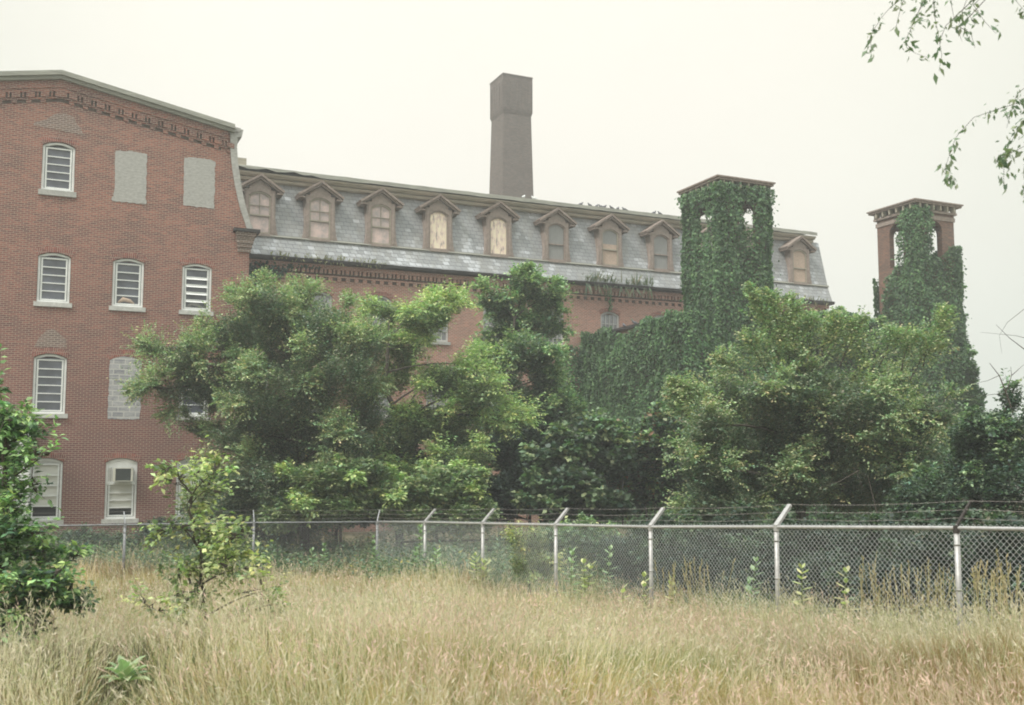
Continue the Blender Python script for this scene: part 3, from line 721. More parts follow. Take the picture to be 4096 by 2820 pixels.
def spray_leaves(rng, S, Dr, Ls, m, lsize, lw, droop, flat, pal, sjit=.18):
    """S starts (n,3), Dr directions, Ls lengths -> leaf quads + colours + twig verts/faces"""
    n = len(S); t = (np.arange(m) + .5)[None, :] / m + rng.uniform(-.3 / m, .3 / m, (n, m))
    pos = S[:, None] + Dr[:, None] * (t * Ls[:, None])[..., None]
    pos[..., 2] -= droop * (t ** 2) * Ls[:, None]
    up = np.array([0, 0, 1.]); side = nrm(np.cross(Dr, up + rng.normal(0, .15, (n, 3))))
    sg = np.where(np.arange(m) % 2 == 0, 1., -1.)[None, :, None]
    D = Dr[:, None] * .55 + side[:, None] * sg * .8 + rng.normal(0, .22, (n, m, 3)); D[..., 2] -= .15 + droop * .3
    Nn = up * flat + rng.normal(0, .45, (n, m, 3)); 
    P = (pos + rng.normal(0, .012, pos.shape) + side[:, None] * sg * rng.uniform(0, .2, (n, m, 1)) * (1.1 - t[..., None] * .8) * Ls[:, None, None]).reshape(-1, 3)
    k = n * m
    L = lsize * rng.uniform(.65, 1.25, k); V = leaf_quads(P, D.reshape(-1, 3), nrm(Nn.reshape(-1, 3)), L, L * lw)
    col = palette(rng, k, pal, .12).reshape(n, m, 3) * (1 + sjit * rng.normal(size=(n, 1, 1))) 
    tint = rng.normal(0, .12, (n, 1)); col[..., 0] *= 1 + tint; col[..., 2] *= 1 - tint * .5
    col = np.clip(col.reshape(-1, 3), .008, .8)
    # twigs: thin three-sided needles
    A = S; B_ = S + Dr * Ls[:, None]; B_ = B_ - up * (droop * Ls)[:, None]; Mid = S + Dr * (Ls * .5)[:, None] - up * (droop * .25 * Ls)[:, None]
    return V, np.repeat(col, 4, 0), (A, Mid, B_, side)
def twig_quads(A, Mid, B_, side, w_):
    up = np.array([0, 0, 1.]); out = []
    for a, b_, wa, wb in ((A, Mid, w_, w_ * .7), (Mid, B_, w_ * .7, w_ * .2)):
        for s1, s2 in ((side, up), (up, -side), (-side, side)):
            out.append(np.stack([a + s1 * wa, a + s2 * wa, b_ + s2 * wb, b_ + s1 * wb], 1))
    return np.concatenate(out).reshape(-1, 3)
def bez(a, b_, c, n=6): 
    return [a * (1 - t) ** 2 + 2 * b_ * t * (1 - t) + c * t * t for t in np.linspace(0, 1, n)]

DM = 2.7
def plant(name, label, cat, base, trunk, blobs, dens, lsize, pal, seed, lw=.5, m=14, slen=.55, droop=.15, upk=.35, flat=1., spikes=(), r0=.09, bark='bark', gap=.25, group=None, dead=(), limbs=True, lean=0, sp=3, grow=.75, shr=1.):
    """blobs: (centre xyz, rx, rz) metres. spikes: (start, tip) leafy leaders"""
    lsize *= 1.12; lw = min(.9, lw * 1.25); rng = np.random.default_rng(seed); base = np.array(base, float)
    t = thing(name, label, cat, tuple(base), 0, group); wood = MB(); TV = []; TC = []; tw = []; spk = []
    tr = [base - [0, 0, .3]] + [np.array(p, float) for p in trunk]
    k = len(tr); rr = [r0 * (1 - .7 * i / max(1, k - 1)) for i in range(k)]
    pts = []; rad = []
    for i in range(k - 1):
        for s in np.linspace(0, 1, 5)[:-1]:
            pts.append(tr[i] * (1 - s) + tr[i + 1] * s + rng.normal(0, .02, 3) * (i + s > 0)); rad.append(rr[i] * (1 - s) + rr[i + 1] * s)
    pts.append(tr[-1]); rad.append(rr[-1]); wood.tube(pts, rad, 7)
    T_ = np.array(pts)
    for c, rx, rz in blobs:
        c = np.array(c, float); rx *= shr; rz *= shr
        if limbs:
            dd = np.linalg.norm(T_ - c, axis=1) + np.where(T_[:, 2] > c[2] - .1, 3, 0); j = int(np.argmin(dd))
            a = T_[j]; mid = (a + c) / 2 + np.array([0, 0, .15 * np.linalg.norm(c - a)]) * (1 if droop > 0 else .3) + rng.normal(0, .08, 3)
            lr = min(rad[j] * .6, .02 + .012 * np.linalg.norm(c - a)); wood.tube(bez(a, mid, c, 6), list(np.linspace(lr, lr * .4, 6)), 5)
            for q in range(4):
                e_ = c + nrm(rng.normal(size=3)) * np.array([rx, rx, rz]) * .8
                wood.tube(bez(c + rng.normal(0, .02, 3), (c + e_) / 2 + rng.normal(0, .1 * rx, 3), e_, 4), list(np.linspace(lr * .4, .004, 4)), 4)
        n = max(6, int(dens * DM * rx * (rx * .6 + rz * .6) / shr ** 1.5))
        u = nrm(rng.normal(size=(n, 3))); rad_ = rng.random(n) ** (1 / 3.2)
        S = c + u * rad_[:, None] * np.array([rx, rx, rz]) * .92
        keep = noise3(S, 2.2 / max(.35, slen), seed) > -1 + gap * 1.55; S = S[keep]; u = u[keep]
        ref = tr[0] + (tr[-1] - tr[0]) * .35; D = nrm(u * .45 + nrm(S - ref) * grow + np.array([lean, 0, upk]) + rng.normal(0, .3, u.shape)); Ls = slen * rng.uniform(.5, 1.2, len(S))
        S = S - D * (Ls * .5)[:, None]
        V, C, tq = spray_leaves(rng, S, D, Ls, m, lsize, lw, droop, flat, pal); TV.append(V); TC.append(C); tw.append(tq)
        for q in range(sp):
            v = nrm(rng.normal(size=3) + np.array([0, 0, .45])); e_ = c + v * np.array([rx, rx, rz]) * rng.uniform(1.1, 1.35) + np.array([0, 0, .1 * rx])
            spk.append((c + (e_ - c) * .45, e_))
    for a, b_ in list(spikes) + spk:
        a = np.array(a); b_ = np.array(b_); Ln = np.linalg.norm(b_ - a); wood.tube(bez(a, (a + b_) / 2 + rng.normal(0, .06 * Ln, 3), b_, 5), list(np.linspace(.022, .005, 5)), 5)
        n = int(Ln * 52); s = rng.random(n) ** .7; P = a + (b_ - a) * s[:, None] + rng.normal(0, .03, (n, 3)); ax = (b_ - a) / Ln
        D = nrm(nrm(rng.normal(size=(n, 3))) * .8 + ax * .9); Ls = slen * (1.1 * (1 - s) + .4) * rng.uniform(.6, 1.1, n)
        V, C, tq = spray_leaves(rng, P, D, Ls, m, lsize, lw, droop * .3, flat, [(p_[0] * 1.9, p_[1] * 1.8, p_[2] * 1.4) for p_ in pal]); TV.append(V); TC.append(C); tw.append(tq)
    for path, r_ in dead: wood.tube(path, list(np.linspace(r_, r_ * .25, len(path))), 5)
    wood.v = [tuple(np.array(v_) - base) for v_ in wood.v]
    V = np.concatenate(TV) - base; C = np.concatenate(TC)
    fastmesh('crown', V, 4, C, M['leaf'], t)
    A = [np.concatenate([q[i] for q in tw]) for i in range(4)]
    TQ = twig_quads(A[0] - base, A[1] - base, A[2] - base, A[3], .0028)
    nw = len(wood.v); me = bpy.data.meshes.new('trunk'); wv = np.array(wood.v)
    me.from_pydata(wood.v, [], wood.f); me.materials.append(M[bark]); o = link(bpy.data.objects.new('trunk', me), t)
    twg = fastmesh('twigs', TQ, 4, None, M[bark], t)
    return t
def B(x, y, rx, ry, Y, dy=0):      # blob read off the 2318-wide view at distance Y
    p = atd(x, y, Y + dy); return (p, rx * DS * Y / F, ry * DS * Y / F)
def Bs(lst, Y, seed=0, spread=1.2):
    r_ = random.Random(seed); return [B(*q, Y, r_.uniform(-spread, spread)) for q in lst]
def on_ground(x, Y):
    p = atd(x, 1250, Y); return (p[0], Y, float(gz(p[0], Y)))

# elm on the left, in front of the factory corner
YA = 32.
plant('elm_tree', 'broad yellow-green elm spreading in front of the factory corner', 'tree', on_ground(690, YA), [atd(690, 1130, YA), atd(675, 960, YA), atd(700, 820, YA), atd(710, 700, YA)],
      Bs([(600, 705, 55, 50), (545, 760, 85, 60), (640, 790, 105, 80), (735, 755, 85, 65), (440, 820, 75, 45), (380, 880, 50, 28), (345, 790, 30, 18), (500, 880, 105, 60), (620, 900, 115, 80), (760, 850, 105, 85),
          (470, 965, 50, 30), (560, 990, 95, 70), (700, 1000, 105, 80), (590, 1100, 110, 75), (500, 1100, 50, 50), (820, 930, 60, 60), (830, 790, 45, 40), (690, 690, 40, 30), (640, 1170, 150, 40), (780, 1000, 60, 60), (500, 1160, 90, 40)], YA, 1),
      135, .075, ELM, 11, m=24, slen=.9, r0=.16, gap=.46, sp=6, shr=.87, upk=.5,
      spikes=[(atd(600, 700, YA), atd(597, 630, YA)), (atd(640, 720, YA), atd(650, 668, YA)), (atd(560, 720, YA), atd(528, 660, YA)), (atd(760, 730, YA), atd(790, 680, YA)), (atd(380, 860, YA), atd(300, 882, YA)), (atd(390, 800, YA), atd(325, 775, YA)), (atd(420, 900, YA), atd(370, 940, YA)), (atd(690, 690, YA), atd(705, 648, YA))])
YB = 34.
plant('ailanthus_tree', 'loose light green tree with forked trunk in front of the mill windows', 'tree', on_ground(905, YB), [atd(900, 1080, YB), atd(905, 960, YB), atd(870, 870, YB), atd(880, 760, YB)],
      Bs([(870, 850, 65, 50), (935, 790, 60, 38), (960, 725, 60, 26), (1010, 690, 40, 17), (880, 700, 45, 20), (850, 760, 50, 32), (1000, 860, 80, 45), (1080, 885, 70, 42), (1135, 950, 60, 35), (1000, 960, 90, 45), (900, 985, 80, 50), (1045, 1045, 75, 45), (950, 1080, 85, 50), (850, 1060, 70, 50), (1180, 940, 26, 24), (1090, 830, 45, 30)], YB, 2),
      120, .11, BOX, 12, lw=.34, m=17, slen=.85, droop=.35, r0=.15, gap=.46, sp=5, shr=.92,
      spikes=[(atd(960, 720, YB), atd(985, 662, YB)), (atd(1010, 700, YB), atd(1050, 672, YB))],
      dead=[([atd(905, 965, YB), atd(940, 890, YB), atd(985, 850, YB)], .05), ([atd(905, 965, YB), atd(880, 900, YB), atd(860, 860, YB)], .05)])
YL = 30.5
plant('sumac_shrub', 'pale green feathery shrub low in front of the elm, just behind the fence', 'shrub', on_ground(770, YL), [atd(770, 1180, YL), atd(790, 1090, YL)],
      Bs([(730, 1085, 75, 38), (685, 1115, 50, 38), (820, 1065, 55, 26), (760, 1145, 95, 45), (870, 1130, 70, 45), (640, 1160, 50, 40)], YL, 3, .5), 240, .13, BOX, 13, lw=.35, m=14, slen=.45, droop=.3, r0=.06, gap=.3)
plant('boxelder_shrub', 'green bushy boxelder with leaning bare stems behind the fence middle', 'shrub', on_ground(1000, 31.), [atd(985, 1180, 31), atd(1010, 1080, 31)],
      Bs([(1000, 1100, 80, 45), (1065, 1085, 45, 32), (960, 1165, 90, 45), (1060, 1160, 70, 45)], 31., 4, .5), 240, .12, BOX, 14, lw=.4, m=13, slen=.45, droop=.25, r0=.07, gap=.3)
YC = 39.
plant('maple_tree', 'tall green maple rising against the mill wall beside the ivy wing', 'tree', on_ground(1160, YC), [atd(1150, 1000, YC), atd(1150, 850, YC), atd(1165, 720, YC)],
      Bs([(1185, 655, 45, 30), (1130, 690, 52, 28), (1235, 680, 42, 32), (1160, 740, 72, 40), (1240, 735, 45, 34), (1120, 800, 52, 45), (1200, 800, 66, 52), (1235, 855, 50, 46), (1160, 880, 66, 56), (1210, 930, 80, 70), (1120, 960, 70, 60), (1265, 960, 50, 60)], YC, 5),
      125, .11, MAPLE, 15, lw=.6, m=15, slen=.8, droop=.2, r0=.15, gap=.55, shr=.85, sp=5, spikes=[(atd(1185, 660, YC), atd(1195, 605, YC)), (atd(1120, 680, YC), atd(1090, 640, YC)), (atd(1240, 680, YC), atd(1262, 640, YC))])
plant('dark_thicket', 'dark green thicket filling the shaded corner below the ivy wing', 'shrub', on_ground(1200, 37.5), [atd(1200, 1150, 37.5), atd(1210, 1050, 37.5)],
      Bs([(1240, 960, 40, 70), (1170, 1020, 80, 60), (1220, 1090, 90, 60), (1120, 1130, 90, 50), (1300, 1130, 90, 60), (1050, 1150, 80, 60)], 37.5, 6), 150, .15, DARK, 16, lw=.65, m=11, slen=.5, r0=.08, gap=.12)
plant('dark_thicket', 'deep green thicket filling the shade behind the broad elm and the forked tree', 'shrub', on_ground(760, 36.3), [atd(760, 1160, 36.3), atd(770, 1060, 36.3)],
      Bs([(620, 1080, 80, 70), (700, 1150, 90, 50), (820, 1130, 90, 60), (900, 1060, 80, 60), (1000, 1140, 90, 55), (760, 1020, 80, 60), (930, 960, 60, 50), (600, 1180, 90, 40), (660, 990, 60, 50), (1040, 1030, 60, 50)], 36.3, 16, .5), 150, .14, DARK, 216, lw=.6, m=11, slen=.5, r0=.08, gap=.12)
YG = 33.5
plant('maple_sapling', 'broad leaved green maple sapling at the foot of the ivy covered wall', 'tree', on_ground(1330, YG), [atd(1320, 1150, YG), atd(1330, 1040, YG)],
      Bs([(1290, 1005, 58, 26), (1245, 1035, 40, 24), (1345, 975, 48, 20), (1290, 1095, 75, 40), (1380, 1040, 65, 40), (1350, 1140, 80, 35), (1240, 1140, 55, 30)], YG, 7), 190, .16, [(c[0] * .62, c[1] * .62, c[2] * .7) for c in MAPLE], 17, lw=.85, m=9, slen=.5, droop=.25, r0=.07, gap=.4,
      dead=[([atd(1410, 1190, YG), atd(1408, 1120, YG), atd(1412, 1040, YG), atd(1416, 980, YG)], .035), ([atd(1400, 1160, YG), atd(1370, 1080, YG), atd(1345, 1000, YG)], .025)])
plant('wild_vine_thicket', 'tangle of green and reddish vines heaped against the ivy wall', 'shrub', on_ground(1470, 35.), [atd(1460, 1150, 35), atd(1470, 1020, 35)],
      Bs([(1450, 1030, 60, 50), (1490, 1100, 75, 60), (1505, 985, 45, 45), (1420, 1110, 60, 60), (1540, 1040, 55, 60), (1390, 1010, 50, 40)], 35., 8), 220, .14, MAPLE + DARK + [(.16, .07, .045)], 18, lw=.7, m=10, slen=.45, r0=.06, gap=.22)
YD = 26.
def s_(a, b_, c, d, Y=YD): return (atd(a, b_, Y), atd(c, d, Y))
plant('elm_tree', 'large olive elm with pointed leafy leaders in front of the towers', 'tree', on_ground(1815, YD), [atd(1812, 1150, YD), atd(1812, 1000, YD), atd(1800, 880, YD), atd(1790, 790, YD)],
      Bs([(1800, 835, 40, 45), (1850, 895, 100, 55), (1740, 905, 90, 55), (1655, 905, 75, 45), (1600, 970, 60, 48), (1960, 865, 55, 40), (2040, 895, 70, 45), (1950, 930, 105, 60), (1800, 960, 125, 75), (1680, 1020, 105, 75), (1610, 1070, 70, 60),
          (1900, 1020, 115, 75), (2050, 970, 110, 80), (1780, 1100, 135, 60), (1950, 1110, 125, 65), (2100, 1060, 100, 80), (2120, 930, 50, 50), (1640, 1150, 100, 45)], YD, 9),
      165, .07, ELM, 19, m=24, slen=.8, r0=.15, gap=.42, sp=5, shr=.8, upk=.7,
      spikes=[s_(1770, 840, 1703, 655), s_(1800, 820, 1792, 680), s_(1790, 840, 1745, 668), s_(1850, 850, 1892, 715), s_(1660, 910, 1528, 868), s_(1700, 860, 1627, 808), s_(1600, 930, 1522, 885), s_(2060, 860, 2146, 702), s_(2040, 840, 2062, 762), s_(1960, 830, 1925, 745), s_(1990, 830, 2020, 750),
              s_(1830, 800, 1835, 722), s_(1740, 850, 1690, 760), s_(1570, 960, 1535, 920), s_(1900, 830, 1950, 720), s_(2090, 830, 2105, 770)],
      dead=[([atd(1985, 1160, 24.6), atd(1965, 1080, 24.6), atd(1930, 1060, 24.6)], .018), ([atd(1945, 1065, 24.6), atd(1900, 1090, 24.6), atd(1850, 1105, 24.6)], .016), ([atd(1940, 1070, 24.6), atd(1958, 1120, 24.6)], .012)])
YE = 22.
plant('dark_elm', 'dark green tree at the right with bare dead twigs above its crown', 'tree', on_ground(2260, YE), [atd(2260, 1150, YE), atd(2255, 1000, YE)],
      Bs([(2195, 985, 50, 50), (2270, 965, 45, 32), (2250, 1040, 85, 55), (2300, 1110, 80, 75), (2180, 1110, 85, 80), (2330, 1000, 50, 60), (2290, 905, 26, 24), (2345, 940, 30, 40), (2100, 1140, 90, 60)], YE, 10), 270, .08, DARK + ELM[:2], 20, m=12, slen=.42, r0=.13, gap=.2,
      dead=[([atd(2295, 940, YE), atd(2278, 890, YE), atd(2262, 850, YE), atd(2240, 822, YE)], .022), ([atd(2278, 888, YE), atd(2290, 850, YE), atd(2288, 830, YE)], .012), ([atd(2290, 850, YE), atd(2318, 825, YE)], .01),
            ([atd(2360, 800, YE), atd(2318, 790, YE), atd(2285, 765, YE), atd(2255, 735, YE)], .014), ([atd(2360, 775, YE), atd(2300, 760, YE), atd(2220, 752, YE)], .008), ([atd(2262, 850, YE), atd(2235, 862, YE), atd(2195, 870, YE)], .008),
            ([atd(2278, 890, YE), atd(2225, 895, YE), atd(2150, 905, YE)], .008), ([atd(2318, 700, YE), atd(2280, 730, YE), atd(2262, 760, YE), atd(2268, 800, YE)], .006)])
# understory just behind the fence on the right
us = [(1420, 1260, 70, 50, 23.5), (1500, 1225, 80, 50, 24.), (1560, 1290, 85, 60, 22.), (1660, 1230, 90, 55, 22.5), (1720, 1300, 90, 60, 20.5), (1830, 1240, 100, 60, 21.), (1880, 1310, 90, 60, 19.5), (1990, 1240, 100, 65, 20.), (2040, 1320, 90, 60, 18.), (2150, 1260, 100, 75, 18.), (2200, 1340, 80, 55, 16.8), (2290, 1260, 90, 85, 16.5), (2330, 1360, 70, 60, 15.5), (1330, 1230, 60, 40, 26.)]
for grp, lab in ((us[:5], 'dark bramble bank behind the fence under the big elm'), (us[5:9], 'dense dark bushes behind the mesh between the two right posts'), (us[9:13], 'deep green bushes behind the rightmost fence bay')):
    g0 = grp[len(grp) // 2]
    plant('bramble_bush', lab, 'shrub', on_ground(g0[0], g0[4]), [atd(g0[0], g0[1] + 20, g0[4])], [B(*q) for q in grp], 300, .085, [(c[0] * .75, c[1] * .75, c[2] * .75) for c in DARK], 30 + int(g0[0]), lw=.6, m=11, slen=.4, r0=.04, gap=.12)
plant('bramble_bush', 'small green bush behind the fence at the foot of the maple sapling', 'shrub', on_ground(1330, 26.), [atd(1330, 1230, 26)], [B(*us[13]), B(1270, 1215, 60, 30, 28)], 260, .09, MAPLE, 77, lw=.6, m=11, slen=.4, r0=.03, gap=.2)
for (a, b_, rx, ry, Y, lab, pl, sd_) in ((200, 1232, 55, 28, 33., 'dark green bush under the ground floor window beside the white lean-to', DARK, 41), (290, 1240, 45, 26, 33.5, 'rounded green bush below the air conditioner window', DARK, 42), (380, 1215, 55, 42, 33., 'tall weedy bush at the factory wall behind the yellow sapling', DARK, 43),
                                 (450, 1235, 60, 36, 32., 'green bush at the factory corner behind the yellow sapling', MAPLE, 44)):
    plant('wall_bush', lab, 'shrub', on_ground(a, Y), [atd(a, b_, Y)], [B(a - 15, b_, rx, ry, Y), B(a + rx * .5, b_ + 6, rx * .7, ry * .8, Y)], 260, .09, pl, sd_, lw=.5, m=11, slen=.35, r0=.03, gap=.2)

# foreground shrub at the left edge and the yellow sapling
YS = 9.
plant('cherry_shrub', 'bright green shrub close at the left edge hiding the white lean-to', 'shrub', on_ground(-30, YS), [atd(-20, 1300, YS), atd(10, 1100, YS), atd(15, 970, YS)],
      [B(*q, YS, (i % 3 - 1) * .25) for i, q in enumerate([(5, 945, 38, 26), (60, 970, 45, 22), (30, 1030, 60, 40), (95, 1035, 32, 18), (15, 1120, 48, 50), (75, 1095, 25, 20), (30, 1215, 60, 50), (100, 1245, 35, 25), (165, 1255, 20, 12), (70, 1325, 75, 40), (155, 1350, 50, 26), (-20, 1320, 60, 80), (30, 1400, 70, 45), (-30, 1180, 60, 90), (-30, 1000, 50, 60), (120, 1300, 40, 24), (-5, 870, 14, 26)])],
      480, .066, FRESH + DARK[:1], 51, lw=.36, m=9, slen=.24, droop=.25, r0=.03, gap=.3, upk=.3, lean=.3)
YY = 12.
plant('yellow_sapling', 'thin yellow-green sapling standing alone in the tall grass', 'tree', on_ground(462, YY), [atd(462, 1400, YY), atd(460, 1300, YY), atd(440, 1200, YY), atd(425, 1120, YY), atd(400, 1060, YY)],
      [B(*q, YY, (i % 3 - 1) * .2) for i, q in enumerate([(378, 1062, 18, 16), (398, 1095, 26, 18), (435, 1095, 26, 30), (485, 1070, 26, 16), (470, 1110, 30, 22), (425, 1155, 40, 26), (395, 1195, 34, 22), (450, 1205, 30, 24), (505, 1230, 50, 20), (550, 1215, 32, 16), (480, 1275, 65, 32), (400, 1290, 40, 26), (530, 1290, 50, 26), (340, 1375, 34, 22), (590, 1340, 36, 24), (440, 1340, 60, 28), (560, 1380, 50, 24), (395, 1380, 36, 22)])],
      105, .07, YEL[:3] + [(.16, .22, .09)], 52, lw=.5, m=7, slen=.3, droop=.3, r0=.028, gap=.45)

# overhanging tree: trunk outside the frame, hanging sprays top right
def hanging():
    rng = np.random.default_rng(61); Y = 6.0; base = np.array([8.2, 7.6, float(gz(8.2, 7.6))])
    t = thing('overhanging_tree', 'tree reaching in with thin drooping leafy sprays at the upper right', 'tree', tuple(base))
    z_ = lambda X, Yp: at(3300 + X / 1.774, Yp / 1.774, Y)
    strands = [([(620, -60), (500, 10), (420, 100), (350, 220), (320, 400)], 1), ([(560, -20), (530, 60), (535, 160)], .7), ([(700, -60), (640, 100), (630, 230), (670, 330), (718, 420)], 1), ([(720, -40), (700, 60), (700, 170)], .8),
               ([(760, -60), (765, 120), (780, 270), (850, 370), (880, 440)], 1), ([(870, -60), (885, 40), (930, 135)], .8), ([(840, 200), (870, 230), (880, 250)], .5), ([(1000, -60), (990, 60), (975, 180), (990, 280)], 1), ([(990, 160), (1040, 230), (1070, 335)], .7),
               ([(1060, -50), (1090, 20), (1135, 115)], .8), ([(1110, -20), (1200, 90), (1275, 185)], 1), ([(1300, -50), (1340, 40), (1385, 155)], .8), ([(1400, -20), (1390, 60)], 1),
               ([(1480, 700), (1290, 735), (1100, 800), (1000, 920), (915, 1060), (905, 1180), (935, 1290)], 1), ([(1500, 560), (1400, 640), (1350, 720), (1345, 870)], 1.6), ([(1480, 720), (1400, 800), (1360, 900)], 1.5), ([(1500, 800), (1310, 940), (1320, 1060), (1350, 1290)], 1.4),
               ([(1500, 900), (1400, 1050), (1300, 1090), (1235, 1130)], 1.2), ([(1500, 950), (1430, 1060), (1390, 1200), (1400, 1290)], 1.4), ([(1480, 1200), (1420, 1320), (1380, 1420)], .5), ([(1450, 680), (1430, 850)], 1.5)]
    wood = MB(); TV = []; TC = []
    hub = z_(1750, -400); hub2 = z_(1800, 500)
    top = base + np.array([.1, .1, 6.5]); wood.tube(bez(base - [0, 0, .3], base + [.25, .1, 3], top, 9), list(np.linspace(.2, .1, 9)), 10)
    wood.tube(bez(base + [.12, .05, 2.6], base + [-.8, -.3, 4.2], hub2, 8), list(np.linspace(.10, .03, 8)), 8)
    wood.tube(bez(base + [.16, .08, 4.2], base + [-1.2, -.5, 6.0], hub, 8), list(np.linspace(.10, .03, 8)), 8)
    for P, d in strands:
        pts = [z_(*p) + np.array([0, rng.uniform(-.15, .15), 0]) for p in P]
        s = hub if P[0][1] < 400 else hub2
        wood.tube(bez(s, (s + pts[0]) / 2 + np.array([0, 0, .15]), pts[0], 5), [.012, .007, .005, .003, .002], 5)
        # resample
        pa = np.array(pts); seg = np.linalg.norm(np.diff(pa, axis=0), axis=1); cu = np.r_[0, np.cumsum(seg)]; n = int(cu[-1] * 75 * d)
        tt = np.sort(rng.random(n)) * cu[-1]; Q = np.stack([np.interp(tt, cu, pa[:, i]) for i in range(3)], 1)
        T_ = nrm(np.stack([np.interp(tt + .03, cu, pa[:, i]) for i in range(3)], 1) - Q + 1e-5)
        wood.tube(pts, list(np.linspace(.002, .001, len(pts))), 4)
        Q = Q + rng.normal(0, .018 * d, Q.shape); sd_ = rng.choice([-1., 1.], n)[:, None]
        D = T_ * .5 + np.array([1, 0, 0]) * sd_ * .5 + rng.normal(0, .35, Q.shape); D[:, 2] -= .4
        L = .046 * rng.uniform(.5, 1.2, n) * (.7 + .7 * (tt / cu[-1])); TV.append(leaf_quads(Q, D, nrm(rng.normal(size=Q.shape)), L, L * .42)); TC.append(np.repeat(palette(rng, n, ELM[:3]), 4, 0))
    wood.v = [tuple(np.array(v_) - base) for v_ in wood.v]
    wood.build('trunk', M['bark'], t); fastmesh('crown', np.concatenate(TV) - base, 4, np.clip(np.concatenate(TC), .01, 1), M['leaf'], t)
hanging()

# ------------------------------------------------------------------ ivy
def ivy(name, label, panels, seed, size=.125, per=480, pal=IVY, skip=None, thick=.28, group='ivy on the wing and towers'):
    """panels: (origin world xyz, along vector, width, z0, z1, outward normal, coverage fn(s,z)->0..1)"""
    rng = np.random.default_rng(seed); TV = []; TC = []; o0 = np.array(panels[0][0], float); base = np.array([o0[0], o0[1], float(gz(o0[0], o0[1]))])
    stems = MB()
    for o, al, wd, z0, z1, nn_, cov in panels:
        o = np.array(o, float); n = int(wd * (z1 - z0) * per); s = rng.uniform(-.3, wd + .3, n); z = rng.uniform(z0, z1, n)
        P = o[None] + al * s[:, None]; P[:, 2] = z
        c = cov(s, z); keep = rng.random(n) < c; P = P[keep]; s = s[keep]; z = z[keep]; n = len(P)
        lump = .5 + .5 * noise3(P, 1.3, seed); l2 = .5 + .5 * noise3(P * [1, 1, .45], 5.5, seed + 1)
        off = .02 + thick * (.6 * lump ** 1.3 + .6 * l2 ** 1.5) * rng.uniform(.55, 1., n) + np.where(rng.random(n) < .08, rng.exponential(.10, n), 0)
        outs = np.maximum(np.maximum(-s, s - wd), 0) / .33; off = off * np.sqrt(np.clip(1 - outs ** 2, 0, 1)) - .25 * outs ** 2
        P = P + nn_ * off[:, None]
        D = np.array([0, 0, -.8]) + nn_ * rng.uniform(.0, 1.0, n)[:, None] + al * rng.normal(0, .75, n)[:, None]
        Nn = nn_ * .8 + np.array([0, 0, .7]) + rng.normal(0, .5, (n, 3))
        L = size * rng.uniform(.6, 1.25, n); TV.append(leaf_quads(P, D, nrm(Nn), L, L * 1.0))
        patchy = noise3(P, 1.1, seed + 5); C = palette(rng, n, pal, .15) * (1 + .30 * patchy[:, None]) * (1 + .22 * (noise3(P * [1, 1, .4], 6., seed + 9))[:, None]); TC.append(np.repeat(np.clip(C, .01, .6), 4, 0))
        for q in range(max(1, int(wd * .5))):
            s0 = rng.uniform(.05, wd - .05); pts = []
            for zz_ in np.linspace(z0, z0 + (z1 - z0) * rng.uniform(.5, .95), 8):
                s0 = float(np.clip(s0 + rng.normal(0, .1), .02, wd - .02))
                if cov(np.array([s0]), np.array([zz_]))[0] > .3: pts.append(o + al * s0 + np.array([0, 0, zz_ - o[2]]) + nn_ * .03)
            if len(pts) > 2: stems.tube(pts, list(np.linspace(.025, .008, len(pts))), 4)
    t = thing(name, label, 'ivy', tuple(base), 0, group)
    fastmesh('foliage', np.concatenate(TV) - base, 4, np.concatenate(TC), M['ivy'], t)
    stems.v = [tuple(np.array(v_) - base) for v_ in stems.v]; stems.build('stem', M['bark'], t)
mo = np.array(MO)
full = lambda s, z: np.ones_like(s)
def t1cov(s, z, hs_=1.33):
    c = np.ones_like(s)
    hole = (np.abs(s - hs_) < .26) & (z > 13.6) & (z < 14.75)
    c = np.where(hole, 0., c); return np.where((z > 15.6), .6, c)
def four(o, cf, z0=.2, z1=15.6, cl=None):
    return [(o, ex, TW, z0, z1, -ey, cf), (o + ey * TW, -ey, TW, z0, z1, -ex, cl or cf), (o + ex * TW, ey, TW, z0, z1, ex, cf), (o + ex * TW + ey * TW, -ex, TW, z0, z1, ey, cf)]
op_ = lambda s, z: np.where((np.abs(s - TW / 2) < .66) & (z > 12.9) & (z < 14.95), .04, 1.)
pn = four(T1, t1cov, cl=lambda s, z: t1cov(s, z, TW - .98)); pn[2] = (*pn[2][:6], op_); pn[3] = (*pn[3][:6], op_)
pn += [(T1 - ex * .12 - ey * .12, ex, TW + .3, 14.9, 15.62, -ey, lambda s, z: np.where(np.sin(s * 6) * .3 + z > 15.1, .7, .25)), (T1 - ex * .12 + ey * (TW + .15), -ey, TW + .3, 15.0, 15.62, -ex, lambda s, z: np.where(np.sin(s * 5) * .3 + z > 15.2, .7, .2))]
ivy('tower_ivy', 'thick ivy clothing the whole of the tower beside the mill roof', pn, 71, per=520, thick=.45)
def t2front(s, z):       # right-hand visible face: ivy near the shared corner and lower down
    edge = np.interp(z, [.0, 11.6, 12.4, 13.2, 15.7], [9, 9, 9, .92, .85]); edge2 = np.interp(z, [0, 12.0, 13.8, 14.4], [0, 0, 2.0, 9])
    return np.where((s < edge) | (s > edge2), 1., .0)
def t2left(s, z):        # s runs from the far edge to the shared corner
    e_ = np.interp(z, [0, 9.5, 10.6, 12.4, 13.0, 15.7], [.35, .45, .3, .8, 1.5, 1.7])
    return np.where(s > e_ + .1 * np.sin(z * 7), 1., .0)
t2r = lambda s, z: np.where(z < 13.6 + .5 * np.sin(s * 2), 1., 0.)
t2b = lambda s, z: np.where(z < 12.5, 1., 0.)
